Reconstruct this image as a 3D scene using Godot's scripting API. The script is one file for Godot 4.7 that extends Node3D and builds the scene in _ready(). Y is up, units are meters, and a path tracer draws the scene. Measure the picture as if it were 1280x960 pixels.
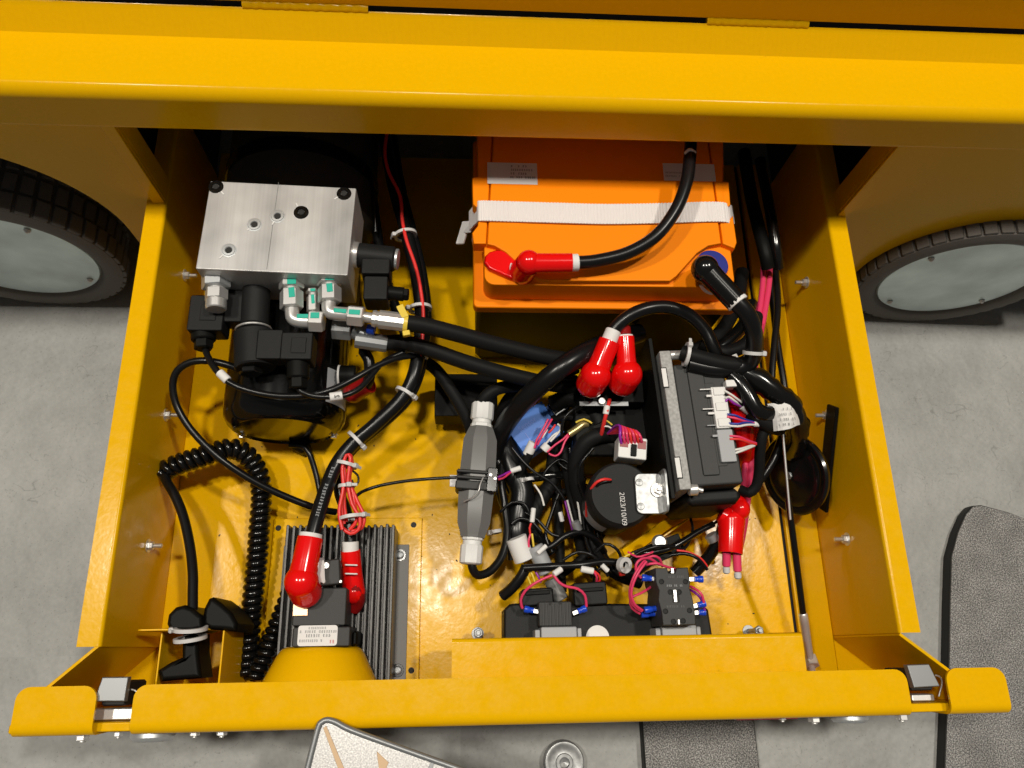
extends Node3D

# A yellow equipment drawer pulled out of a lift chassis, seen from above.
# Metres; y up; the drawer's floor is y = 0, the concrete lies below it.

const EYE := Vector3(0.0, 0.931, 0.0)
const FOCAL := 960.0          # the lens in pixels of a picture 1280 wide
const GROUND := -0.127
var view: Basis
var M := {}

# ------------------------------------------------------------------ measuring
func sight(x: float, y: float) -> Vector3:
	return view * Vector3((x - 640.0) / FOCAL, -(y - 480.0) / FOCAL, -1.0)

func at(x: float, y: float, height: float) -> Vector3:
	var d := sight(x, y)
	return EYE + d * ((height - EYE.y) / d.y)

func at_z(x: float, y: float, z: float) -> Vector3:
	var d := sight(x, y)
	return EYE + d * ((z - EYE.z) / d.z)

func at_x(x: float, y: float, wx: float) -> Vector3:
	var d := sight(x, y)
	return EYE + d * ((wx - EYE.x) / d.x)

func run(list: Array) -> PackedVector3Array:      # [x, y, height] triples to points
	var r := PackedVector3Array()
	for q in list:
		r.append(at(q[0], q[1], q[2]))
	return r

# ------------------------------------------------------------------ shapes
class Shape:
	var st := SurfaceTool.new()
	func _init() -> void:
		st.begin(Mesh.PRIMITIVE_TRIANGLES)
	func put(p: Vector3, n: Vector3, uv: Vector2) -> void:
		st.set_normal(n)
		st.set_uv(uv)
		st.add_vertex(p)
	func tri(a: Vector3, b: Vector3, c: Vector3, na: Vector3, nb: Vector3, nc: Vector3, ua := Vector2.ZERO, ub := Vector2.ZERO, uc := Vector2.ZERO) -> void:
		var g := (b - a).cross(c - a)
		if g.length_squared() < 1e-22:
			return
		put(a, na, ua)
		if g.dot(na + nb + nc) > 0.0:
			put(c, nc, uc)
			put(b, nb, ub)
		else:
			put(b, nb, ub)
			put(c, nc, uc)
	func quad(a: Vector3, b: Vector3, c: Vector3, d: Vector3, na: Vector3, nb: Vector3, nc: Vector3, nd: Vector3, uv := []) -> void:
		if uv.size() == 4:
			tri(a, b, c, na, nb, nc, uv[0], uv[1], uv[2])
			tri(a, c, d, na, nc, nd, uv[0], uv[2], uv[3])
		else:
			tri(a, b, c, na, nb, nc)
			tri(a, c, d, na, nc, nd)
	func flat(a: Vector3, b: Vector3, c: Vector3, d: Vector3, n: Vector3, uv := []) -> void:
		quad(a, b, c, d, n, n, n, n, uv)

	# a box with rounded (softly shaded) edges
	func box(c: Vector3, s: Vector3, b := Basis.IDENTITY, e := 0.001) -> Shape:
		var h := s * 0.5
		e = minf(e, minf(h.x, minf(h.y, h.z)) * 0.98)
		var ax := [b.x, b.y, b.z]
		var hh := [h.x, h.y, h.z]
		var corner := func(sx: int, sy: int, sz: int, face: int) -> Vector3:
			var sg := [sx, sy, sz]
			var p := c
			for k in 3:
				p += ax[k] * (sg[k] * (hh[k] - (0.0 if k == face else e)))
			return p
		for k in 3:
			var i := (k + 1) % 3
			var j := (k + 2) % 3
			for s1 in [-1, 1]:
				var q := []
				for w in [[-1, -1], [1, -1], [1, 1], [-1, 1]]:
					var sg := [0, 0, 0]
					sg[k] = s1
					sg[i] = w[0]
					sg[j] = w[1]
					q.append(corner.call(sg[0], sg[1], sg[2], k))
				flat(q[0], q[1], q[2], q[3], ax[k] * s1, [Vector2(0, 1), Vector2(1, 1), Vector2(1, 0), Vector2(0, 0)])
			# edges between faces i and j, running along k
			for s1 in [-1, 1]:
				for s2 in [-1, 1]:
					var sg := [0, 0, 0]
					sg[i] = s1
					sg[j] = s2
					sg[k] = -1
					var a: Vector3 = corner.call(sg[0], sg[1], sg[2], i)
					var d: Vector3 = corner.call(sg[0], sg[1], sg[2], j)
					sg[k] = 1
					var bb: Vector3 = corner.call(sg[0], sg[1], sg[2], i)
					var cc: Vector3 = corner.call(sg[0], sg[1], sg[2], j)
					quad(a, bb, cc, d, ax[i] * s1, ax[i] * s1, ax[j] * s2, ax[j] * s2)
		for sx in [-1, 1]:
			for sy in [-1, 1]:
				for sz in [-1, 1]:
					tri(corner.call(sx, sy, sz, 0), corner.call(sx, sy, sz, 1), corner.call(sx, sy, sz, 2), ax[0] * sx, ax[1] * sy, ax[2] * sz)
		return self

	# a box given by its two extreme corners
	func slab(lo: Vector3, hi: Vector3, e := 0.001) -> Shape:
		return box((lo + hi) * 0.5, hi - lo, Basis.IDENTITY, e)

	# a turned body: profile of (distance along axis, radius)
	func lathe(o: Vector3, axis: Vector3, profile: Array, sides := 24, turn := 0.0, facets := false) -> Shape:
		var w := axis.normalized()
		var u := (Vector3.UP if absf(w.y) < 0.9 else Vector3.RIGHT).cross(w).normalized()
		var v := w.cross(u)
		var n := profile.size()
		var seg := []
		for i in n - 1:
			var t := Vector2(profile[i + 1][0] - profile[i][0], profile[i + 1][1] - profile[i][1])
			seg.append(Vector2(-t.y, t.x).normalized() if t.length() > 1e-9 else Vector2(0, 1))
		for i in n - 1:
			var n0: Vector2 = seg[i]
			var n1: Vector2 = seg[i]
			if i > 0 and seg[i - 1].dot(seg[i]) > 0.72:
				n0 = (seg[i - 1] + seg[i]).normalized()
			if i < n - 2 and seg[i + 1].dot(seg[i]) > 0.72:
				n1 = (seg[i + 1] + seg[i]).normalized()
			for k in sides:
				var a0 := turn + TAU * k / sides
				var a1 := turn + TAU * (k + 1) / sides
				var am := (a0 + a1) * 0.5
				var d0 := u * cos(a0) + v * sin(a0)
				var d1 := u * cos(a1) + v * sin(a1)
				var e0 := d0
				var e1 := d1
				if facets:
					e0 = u * cos(am) + v * sin(am)
					e1 = e0
				var z0: float = profile[i][0]
				var z1: float = profile[i + 1][0]
				var r0: float = profile[i][1]
				var r1: float = profile[i + 1][1]
				quad(o + w * z0 + d0 * r0, o + w * z0 + d1 * r0, o + w * z1 + d1 * r1, o + w * z1 + d0 * r1,
					w * n0.x + e0 * n0.y, w * n0.x + e1 * n0.y, w * n1.x + e1 * n1.y, w * n1.x + e0 * n1.y,
					[Vector2(float(k) / sides, 0), Vector2(float(k + 1) / sides, 0), Vector2(float(k + 1) / sides, 1), Vector2(float(k) / sides, 1)])
		return self

	# a rod from a to b with capped, slightly rounded ends
	func rod(a: Vector3, b: Vector3, r: float, sides := 16, e := 0.0006, facets := false, turn := 0.0) -> Shape:
		var l := a.distance_to(b)
		e = minf(e, minf(l * 0.45, r * 0.5))
		return lathe(a, b - a, [[0, 0], [0, r - e], [e, r], [l - e, r], [l, r - e], [l, 0]], sides, turn, facets)

	func cone(a: Vector3, b: Vector3, r0: float, r1: float, sides := 20) -> Shape:
		var l := a.distance_to(b)
		return lathe(a, b - a, [[0, 0], [0, r0], [l, r1], [l, 0]], sides)

	func ball(c: Vector3, r: Vector3, b := Basis.IDENTITY, sides := 20, rings := 12) -> Shape:
		for i in rings:
			var t0 := PI * i / rings
			var t1 := PI * (i + 1) / rings
			for k in sides:
				var f0 := TAU * k / sides
				var f1 := TAU * (k + 1) / sides
				var d := []
				for w in [[t0, f0], [t0, f1], [t1, f1], [t1, f0]]:
					d.append(Vector3(sin(w[0]) * cos(w[1]), cos(w[0]), sin(w[0]) * sin(w[1])))
				var p := []
				var nn := []
				for q in d:
					p.append(c + b * (q * r))
					nn.append((b * (q / r)).normalized())
				quad(p[0], p[1], p[2], p[3], nn[0], nn[1], nn[2], nn[3])
		return self

	# a round bar along a line of points; radius may vary by a list
	func tube(p: PackedVector3Array, r: float, sides := 10, radii := [], flat_ratio := 1.0, up := Vector3.ZERO) -> Shape:
		var n := p.size()
		var t := (p[1] - p[0]).normalized()
		var u := (Vector3.UP if absf(t.y) < 0.95 else Vector3.RIGHT).cross(t).normalized()
		if up != Vector3.ZERO:
			u = (up - t * up.dot(t)).normalized()
		var rings := []
		var norms := []
		for i in n:
			var t2 := (p[mini(i + 1, n - 1)] - p[maxi(i - 1, 0)]).normalized()
			u = (u - t2 * u.dot(t2))
			if up != Vector3.ZERO:
				u = (up - t2 * up.dot(t2))
			u = u.normalized()
			var v := t2.cross(u)
			var rr: float = r * (radii[i] if radii.size() == n else 1.0)
			var ring := PackedVector3Array()
			var nr := PackedVector3Array()
			for k in sides:
				var a := TAU * k / sides
				ring.append(p[i] + (u * cos(a) * flat_ratio + v * sin(a)) * rr)
				nr.append((u * cos(a) / flat_ratio + v * sin(a)).normalized())
			rings.append(ring)
			norms.append(nr)
		for i in n - 1:
			for k in sides:
				var k2 := (k + 1) % sides
				quad(rings[i][k], rings[i][k2], rings[i + 1][k2], rings[i + 1][k], norms[i][k], norms[i][k2], norms[i + 1][k2], norms[i + 1][k])
		for e in [[0, 1], [n - 1, n - 2]]:
			var out := (p[e[0]] - p[e[1]]).normalized()
			for k in sides:
				tri(p[e[0]], rings[e[0]][k], rings[e[0]][(k + 1) % sides], out, out, out)
		return self

	# a polygon (in the plane o + ux*x + uy*y) given depth along ux x uy, with bevelled front edge
	func prism(poly: PackedVector2Array, o: Vector3, ux: Vector3, uy: Vector3, depth: float, e := 0.0) -> Shape:
		if not Geometry2D.is_polygon_clockwise(poly):
			poly = poly.duplicate()
			poly.reverse()
		var w := ux.cross(uy).normalized() * signf(depth)
		var dep := absf(depth)
		var n := poly.size()
		var inner := PackedVector2Array()
		var side := []
		for i in n:
			var d := (poly[(i + 1) % n] - poly[i]).normalized()
			side.append(Vector2(-d.y, d.x))
		for i in n:
			var a: Vector2 = side[(i + n - 1) % n]
			var b: Vector2 = side[i]
			var m := (a + b).normalized()
			inner.append(poly[i] - m * (e / maxf(0.35, m.dot(a))))
		var at3 := func(q: Vector2, z: float) -> Vector3:
			return o + ux * q.x + uy * q.y + w * z
		for i in n:
			var j := (i + 1) % n
			var s0: Vector3 = (ux * side[i].x + uy * side[i].y).normalized()
			var na := s0
			var nb := s0
			if side[i].dot(side[(i + n - 1) % n]) > 0.8:
				var m: Vector2 = (side[i] + side[(i + n - 1) % n]).normalized()
				na = (ux * m.x + uy * m.y).normalized()
			if side[i].dot(side[j]) > 0.8:
				var m: Vector2 = (side[i] + side[j]).normalized()
				nb = (ux * m.x + uy * m.y).normalized()
			quad(at3.call(poly[i], 0), at3.call(poly[j], 0), at3.call(poly[j], dep - e), at3.call(poly[i], dep - e), na, nb, nb, na)
			if e > 0.0:
				quad(at3.call(poly[i], dep - e), at3.call(poly[j], dep - e), at3.call(inner[j], dep), at3.call(inner[i], dep), na, nb, w, w)
		var top := inner if e > 0.0 else poly
		var ix := Geometry2D.triangulate_polygon(poly)
		var lo := poly[0]
		var hi := poly[0]
		for q in poly:
			lo = lo.min(q)
			hi = hi.max(q)
		for k in range(0, ix.size(), 3):
			var uv := []
			for m in 3:
				var q := poly[ix[k + m]]
				uv.append(Vector2((q.x - lo.x) / (hi.x - lo.x), 1.0 - (q.y - lo.y) / (hi.y - lo.y)))
			tri(at3.call(top[ix[k]], dep), at3.call(top[ix[k + 1]], dep), at3.call(top[ix[k + 2]], dep), w, w, w, uv[0], uv[1], uv[2])
			tri(at3.call(poly[ix[k]], 0), at3.call(poly[ix[k + 1]], 0), at3.call(poly[ix[k + 2]], 0), -w, -w, -w)
		return self

	# bent sheet metal: a 2D section (points in ux, uy) of some thickness, drawn out along a vector
	func sheet(sec: PackedVector2Array, thick: float, o: Vector3, ux: Vector3, uy: Vector3, along: Vector3) -> Shape:
		var n := sec.size()
		var off := PackedVector2Array()
		var sn := []
		for i in n - 1:
			var d := (sec[i + 1] - sec[i]).normalized()
			sn.append(Vector2(-d.y, d.x))
		var vn := []
		for i in n:
			var a: Vector2 = sn[maxi(i - 1, 0)]
			var b: Vector2 = sn[mini(i, n - 2)]
			var m := (a + b).normalized()
			vn.append(m)
			off.append(sec[i] - m * (thick / maxf(0.4, m.dot(a))))
		var p3 := func(q: Vector2, s: float) -> Vector3:
			return o + ux * q.x + uy * q.y + along * s
		var v3 := func(q: Vector2) -> Vector3:
			return (ux * q.x + uy * q.y).normalized()
		for i in n - 1:
			var na: Vector2 = vn[i] if sn[i].dot(sn[maxi(i - 1, 0)]) > 0.8 else sn[i]
			var nb: Vector2 = vn[i + 1] if sn[i].dot(sn[mini(i + 1, n - 2)]) > 0.8 else sn[i]
			if (sec[i + 1] - sec[i]).length() > 0.012:
				na = sn[i]
				nb = sn[i]
			else:
				na = vn[i] if i > 0 and (sec[i] - sec[i - 1]).length() < 0.012 else sn[maxi(i - 1, 0)]
				nb = vn[i + 1] if i < n - 2 and (sec[i + 2] - sec[i + 1]).length() < 0.012 else sn[mini(i + 1, n - 2)]
			var A: Vector3 = v3.call(na)
			var B: Vector3 = v3.call(nb)
			quad(p3.call(sec[i], 0), p3.call(sec[i + 1], 0), p3.call(sec[i + 1], 1), p3.call(sec[i], 1), A, B, B, A)
			quad(p3.call(off[i], 0), p3.call(off[i + 1], 0), p3.call(off[i + 1], 1), p3.call(off[i], 1), -A, -B, -B, -A)
			for s in [0.0, 1.0]:
				var en := along.normalized() * (1.0 if s > 0.5 else -1.0)
				flat(p3.call(sec[i], s), p3.call(sec[i + 1], s), p3.call(off[i + 1], s), p3.call(off[i], s), en)
		for i in [0, n - 1]:
			var d: Vector2 = (sec[0] - sec[1]).normalized() if i == 0 else (sec[n - 1] - sec[n - 2]).normalized()
			flat(p3.call(sec[i], 0), p3.call(sec[i], 1), p3.call(off[i], 1), p3.call(off[i], 0), v3.call(d))
		return self

	func mesh(material: Material, origin := Vector3.ZERO) -> ArrayMesh:
		var m := st.commit()
		if origin != Vector3.ZERO:
			var s2 := SurfaceTool.new()
			s2.begin(Mesh.PRIMITIVE_TRIANGLES)
			s2.append_from(m, 0, Transform3D(Basis.IDENTITY, -origin))
			m = s2.commit()
		m.surface_set_material(0, material)
		return m

# a smooth line through points (Catmull-Rom), sampled about every step metres
func smooth(p: PackedVector3Array, step := 0.006) -> PackedVector3Array:
	var r := PackedVector3Array()
	var n := p.size()
	for i in n - 1:
		var a := p[maxi(i - 1, 0)]
		var b := p[i]
		var c := p[i + 1]
		var d := p[mini(i + 2, n - 1)]
		var k := maxi(2, int(ceil(b.distance_to(c) / step)))
		for j in k:
			r.append(b.cubic_interpolate(c, a, d, float(j) / k))
	r.append(p[n - 1])
	return r

func arc(c: Vector2, r: float, a0: float, a1: float, n := 6) -> PackedVector2Array:
	var o := PackedVector2Array()
	for i in n + 1:
		var a := deg_to_rad(lerpf(a0, a1, float(i) / n))
		o.append(c + Vector2(cos(a), sin(a)) * r)
	return o

func rounded(lo: Vector2, hi: Vector2, r: float, n := 5) -> PackedVector2Array:
	var o := PackedVector2Array()
	o.append_array(arc(Vector2(hi.x - r, hi.y - r), r, 0, 90, n))
	o.append_array(arc(Vector2(lo.x + r, hi.y - r), r, 90, 180, n))
	o.append_array(arc(Vector2(lo.x + r, lo.y + r), r, 180, 270, n))
	o.append_array(arc(Vector2(hi.x - r, lo.y + r), r, 270, 360, n))
	return o

# ------------------------------------------------------------------ scene tree
func meta(o: Node, label := "", category := "", group := "", kind := "") -> void:
	for k in [["label", label], ["category", category], ["group", group], ["kind", kind]]:
		if k[1] != "":
			o.set_meta(k[0], k[1])

func thing(called: String, label: String, category: String, base: Vector3, group := "") -> Node3D:
	var o := Node3D.new()
	o.name = called
	o.position = base
	meta(o, label, category, group)
	add_child(o, true)
	return o

# a part built in world coordinates under a thing or part
func part(parent: Node3D, called: String, s: Shape, material: Material, label := "") -> MeshInstance3D:
	var origin := Vector3.ZERO
	var q: Node = parent
	while q != self:
		origin += q.position
		q = q.get_parent()
	var o := MeshInstance3D.new()
	o.name = called
	o.mesh = s.mesh(material, origin)
	meta(o, label)
	parent.add_child(o, true)
	return o

# a thing that is one mesh
func solo(called: String, label: String, category: String, s: Shape, material: Material, group := "", kind := "") -> MeshInstance3D:
	var m := s.mesh(material)
	var b := m.get_aabb()
	var base := b.position + Vector3(b.size.x * 0.5, 0, b.size.z * 0.5)
	var s2 := SurfaceTool.new()
	s2.begin(Mesh.PRIMITIVE_TRIANGLES)
	s2.append_from(m, 0, Transform3D(Basis.IDENTITY, -base))
	m = s2.commit()
	m.surface_set_material(0, material)
	var o := MeshInstance3D.new()
	o.name = called
	o.mesh = m
	o.position = base
	meta(o, label, category, group, kind)
	add_child(o, true)
	return o

# lettering that lies on a surface: right = reading direction, up = top of the letters
func letters(parent: Node3D, called: String, text: String, centre: Vector3, right: Vector3, up: Vector3, high: float, material: Material, serif := false) -> void:
	var f := SystemFont.new()
	f.font_names = PackedStringArray(["Droid Serif" if serif else "Droid Sans"])
	var t := TextMesh.new()
	t.font = f
	t.text = text
	t.font_size = 32
	t.pixel_size = high / 24.0
	t.depth = 0.0003
	t.curve_step = 2.0
	t.material = material
	var o := MeshInstance3D.new()
	o.name = called
	o.mesh = t
	var origin := Vector3.ZERO
	var q: Node = parent
	while q != self:
		origin += q.position
		q = q.get_parent()
	o.transform = Transform3D(Basis(right.normalized(), up.normalized(), right.cross(up).normalized()), centre - origin)
	parent.add_child(o, true)

# rows of small printed strokes (text too small to read)
func small_print(parent: Node3D, called: String, centre: Vector3, right: Vector3, up: Vector3, width: float, row: float, material: Material, seed_: int, fill := 1.0) -> void:
	var g := RandomNumberGenerator.new()
	g.seed = seed_
	var s := Shape.new()
	var n := right.cross(up).normalized()
	var x := -width * 0.5
	while x < width * (fill - 0.5):
		var w := row * g.randf_range(0.5, 0.95)
		if g.randf() < 0.88:
			for k in 3:
				var y := row * (k - 1) * 0.4
				var x0 := x + w * g.randf_range(0.0, 0.2)
				var x1 := x + w * g.randf_range(0.7, 1.0)
				var p := centre + n * 0.00025 + up * y
				s.flat(p + right * x0 - up * row * 0.07, p + right * x1 - up * row * 0.07, p + right * x1 + up * row * 0.07, p + right * x0 + up * row * 0.07, n)
			var xv := x + w * g.randf_range(0.15, 0.8)
			var pv := centre + n * 0.00026
			s.flat(pv + right * xv - up * row * 0.5, pv + right * (xv + row * 0.13) - up * row * 0.5, pv + right * (xv + row * 0.13) + up * row * 0.5, pv + right * xv + up * row * 0.5, n)
		x += w + row * 0.22
	part(parent, called, s, material)

# ------------------------------------------------------------------ materials
func lin(r: float, g: float, b: float) -> Color:
	return Color(r, g, b).linear_to_srgb()

func noise(freq: float, octaves := 4, seed_ := 1, kind := FastNoiseLite.TYPE_SIMPLEX_SMOOTH) -> FastNoiseLite:
	var n := FastNoiseLite.new()
	n.noise_type = kind
	n.frequency = freq
	n.fractal_octaves = octaves
	n.seed = seed_
	return n

func noise_map(n: FastNoiseLite, size := 512, lo := Color.BLACK, hi := Color.WHITE, bump := 0.0) -> NoiseTexture2D:
	var t := NoiseTexture2D.new()
	t.width = size
	t.height = size
	t.seamless = true
	t.noise = n
	if bump > 0.0:
		t.as_normal_map = true
		t.bump_strength = bump
	else:
		var r := Gradient.new()
		r.set_color(0, lo)
		r.set_color(1, hi)
		t.color_ramp = r
	return t

func paint(c: Color, rough: float, metal := 0.0) -> StandardMaterial3D:
	var m := StandardMaterial3D.new()
	m.albedo_color = c
	m.roughness = rough
	m.metallic = metal
	return m

func tri_world(m: StandardMaterial3D, per_metre: float) -> StandardMaterial3D:
	m.uv1_triplanar = true
	m.uv1_world_triplanar = true
	m.uv1_scale = Vector3.ONE * per_metre
	return m

func concrete_image() -> ImageTexture:
	var size := 1024
	var im := Image.create(size, size, false, Image.FORMAT_RGB8)
	var a := noise(0.0035, 5, 11)
	var b := noise(0.02, 4, 12)
	var c := noise(0.16, 3, 13)
	var d := noise(0.012, 3, 14)
	var warp := noise(0.01, 3, 15)
	for y in size:
		for x in size:
			var v := 0.345 + a.get_noise_2d(x, y) * 0.075 + b.get_noise_2d(x, y) * 0.035 + c.get_noise_2d(x, y) * 0.028
			var k := absf(d.get_noise_2d(x + warp.get_noise_2d(x, y) * 30.0, y))
			if k < 0.006 and a.get_noise_2d(y, x) > 0.0:
				v *= 0.76
			var s := c.get_noise_2d(x * 1.7 + 300, y * 1.7)
			if s > 0.60:
				v *= 0.72
			im.set_pixel(x, y, lin(v * 0.90, v * 0.905, v * 0.87))
	im.generate_mipmaps()
	return ImageTexture.create_from_image(im)

func speckle_image() -> ImageTexture:
	var size := 512
	var im := Image.create(size, size, false, Image.FORMAT_RGB8)
	var a := noise(0.012, 4, 31)
	var c := noise(0.28, 2, 33)
	for y in size:
		for x in size:
			var v := 0.19 + a.get_noise_2d(x, y) * 0.05
			var s := c.get_noise_2d(x, y)
			v *= 1.0 + clampf(s * 2.0, -0.65, 1.7)
			im.set_pixel(x, y, lin(v, v * 0.98, v * 0.95))
	im.generate_mipmaps()
	return ImageTexture.create_from_image(im)

func brushed_image() -> ImageTexture:
	var size := 256
	var im := Image.create(size, size, false, Image.FORMAT_RGB8)
	var a := noise(0.02, 3, 41)
	var g := RandomNumberGenerator.new()
	g.seed = 4
	var band := noise(0.018, 3, 44)
	var cols := PackedFloat32Array()
	for x in size:
		cols.append(g.randf_range(-0.022, 0.022) + band.get_noise_1d(x) * 0.20)
	for y in size:
		for x in size:
			var v := 0.50 + cols[x] + a.get_noise_2d(x, y) * 0.10
			im.set_pixel(x, y, lin(v, v * 0.985, v * 0.96))
	return ImageTexture.create_from_image(im)

func make_materials() -> void:
	var peel := noise_map(noise(0.02, 2, 5), 512, Color.BLACK, Color.WHITE, 1.2)
	var grain := noise_map(noise(0.12, 3, 6), 512, Color.BLACK, Color.WHITE, 2.5)
	var y := paint(lin(0.79, 0.435, 0.001), 1.0)
	y.normal_enabled = true
	y.normal_texture = peel
	y.normal_scale = 0.2
	y.albedo_texture = noise_map(noise(0.025, 5, 61), 512, Color(0.975, 0.973, 0.97), Color(1, 1, 1))
	y.metallic_specular = 0.23
	y.roughness_texture = noise_map(noise(0.006, 4, 8), 512, Color(0.12, 0.12, 0.12), Color(0.27, 0.27, 0.27))
	y.roughness_texture_channel = BaseMaterial3D.TEXTURE_CHANNEL_GREEN
	tri_world(y, 14.0)
	M.yellow = y
	var g := paint(Color.WHITE, 0.62)
	g.albedo_texture = concrete_image()
	g.normal_enabled = true
	g.normal_texture = grain
	g.normal_scale = 0.25
	tri_world(g, 0.85)
	M.concrete = g
	var o := paint(lin(0.95, 0.245, 0.001), 0.40)
	o.metallic_specular = 0.25
	M.orange = o
	var blk := paint(lin(0.006, 0.006, 0.0055), 0.48)
	blk.metallic_specular = 0.22
	M.black = blk
	M.black_gloss = paint(lin(0.005, 0.005, 0.005), 0.17)
	M.cable = paint(lin(0.006, 0.006, 0.0065), 0.28)
	M.cable.metallic_specular = 0.42
	M.sleeve = paint(lin(0.009, 0.009, 0.009), 0.55)
	M.sleeve.metallic_specular = 0.24
	var pl := paint(lin(0.013, 0.013, 0.013), 0.5)
	pl.metallic_specular = 0.28
	pl.normal_enabled = true
	pl.normal_texture = grain
	pl.normal_scale = 0.3
	tri_world(pl, 14.0)
	M.plastic = pl
	var ca := paint(lin(0.046, 0.046, 0.045), 0.55)
	ca.metallic_specular = 0.36
	ca.normal_enabled = true
	ca.normal_texture = grain
	ca.normal_scale = 0.3
	tri_world(ca, 14.0)
	M.grey_plastic = ca
	M.heat_sink = paint(lin(0.055, 0.053, 0.05), 0.38, 0.4)
	M.red = paint(lin(0.78, 0.004, 0.004), 0.16)
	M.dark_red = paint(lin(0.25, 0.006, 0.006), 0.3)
	M.red_wire = paint(lin(0.75, 0.035, 0.03), 0.38)
	M.pink_wire = paint(lin(0.72, 0.045, 0.13), 0.35)
	M.purple_wire = paint(lin(0.28, 0.02, 0.34), 0.35)
	M.blue_wire = paint(lin(0.02, 0.035, 0.28), 0.35)
	M.yellow_wire = paint(lin(0.75, 0.55, 0.06), 0.35)
	M.white_wire = paint(lin(0.72, 0.70, 0.66), 0.4)
	M.white = paint(lin(0.72, 0.71, 0.69), 0.5)
	M.paper = paint(lin(0.74, 0.73, 0.71), 0.65)
	M.nylon = paint(lin(0.58, 0.57, 0.56), 0.42)
	M.ink = paint(lin(0.02, 0.02, 0.02), 0.6)
	M.grey_ink = paint(lin(0.12, 0.12, 0.12), 0.6)
	M.red_ink = paint(lin(0.5, 0.03, 0.03), 0.6)
	M.blue = paint(lin(0.06, 0.21, 0.68), 0.45)
	M.blue_print = paint(lin(0.18, 0.30, 0.75), 0.5)
	M.terminal_blue = paint(lin(0.01, 0.06, 0.55), 0.25)
	M.ring_blue = paint(lin(0.012, 0.02, 0.22), 0.3)
	M.teal = paint(lin(0.0, 0.42, 0.30), 0.45)
	M.copper = paint(lin(0.86, 0.50, 0.30), 0.35, 0.6)
	M.brass = paint(lin(0.62, 0.50, 0.22), 0.3, 0.8)
	M.steel = paint(lin(0.70, 0.69, 0.67), 0.34, 0.72)
	M.zinc = paint(lin(0.60, 0.62, 0.63), 0.36, 0.72)
	M.dull_zinc = paint(lin(0.25, 0.26, 0.265), 0.40, 0.5)
	M.plate_grey = paint(lin(0.19, 0.188, 0.18), 0.55)
	M.lamp_grey = paint(lin(0.33, 0.34, 0.35), 0.5)
	var al := paint(Color.WHITE, 0.40, 0.45)
	al.albedo_texture = brushed_image()
	tri_world(al, 3.2)
	M.aluminium = al
	M.cast = paint(lin(0.43, 0.425, 0.41), 0.6, 0.1)
	M.cast.albedo_texture = noise_map(noise(0.09, 3, 23), 256, Color(0.78, 0.78, 0.78), Color(1, 1, 1))
	tri_world(M.cast, 9.0)
	var gal := paint(lin(0.44, 0.45, 0.45), 0.36, 0.5)
	gal.albedo_texture = noise_map(noise(0.05, 3, 9, FastNoiseLite.TYPE_CELLULAR), 256, Color(0.72, 0.72, 0.72), Color(1, 1, 1))
	tri_world(gal, 10.0)
	M.galvanised = gal
	M.connector_grey = paint(lin(0.155, 0.155, 0.15), 0.40)
	M.gland = paint(lin(0.72, 0.72, 0.70), 0.45)
	var rub := paint(lin(0.14, 0.128, 0.115), 0.75)
	rub.normal_enabled = true
	rub.normal_texture = grain
	rub.normal_scale = 0.4
	tri_world(rub, 6.0)
	M.rubber = rub
	M.wheel_disc = paint(lin(0.80, 0.95, 0.94), 0.32, 0.5)
	M.wheel_disc.albedo_texture = noise_map(noise(0.012, 4, 19), 256, Color(0.82, 0.82, 0.82), Color(1, 1, 1))
	tri_world(M.wheel_disc, 3.0)
	var mt := paint(Color.WHITE, 0.75)
	mt.albedo_texture = speckle_image()
	mt.normal_enabled = true
	mt.normal_texture = grain
	mt.normal_scale = 0.4
	tri_world(mt, 3.3)
	M.mat = mt
	M.mat_side = paint(lin(0.012, 0.012, 0.011), 0.7)
	var web := paint(lin(0.74, 0.70, 0.68), 0.75)
	M.webbing = web
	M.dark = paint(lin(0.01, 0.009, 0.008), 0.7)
	M.motor = paint(lin(0.004, 0.004, 0.004), 0.13)
	M.clear = paint(Color(0.85, 0.87, 0.9, 0.3), 0.08)
	M.clear.transparency = BaseMaterial3D.TRANSPARENCY_ALPHA
	M.foil = paint(lin(0.68, 0.67, 0.655), 0.36, 0.45)
	M.foil.normal_enabled = true
	M.foil.normal_texture = grain
	M.foil.albedo_texture = noise_map(noise(0.2, 2, 27), 256, Color(0.7, 0.7, 0.7), Color(1, 1, 1))
	M.foil.normal_scale = 0.08
	tri_world(M.foil, 9.0)
	M.tan = paint(lin(0.62, 0.42, 0.24), 0.5)  # colour of the reflections painted on the case lid

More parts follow.
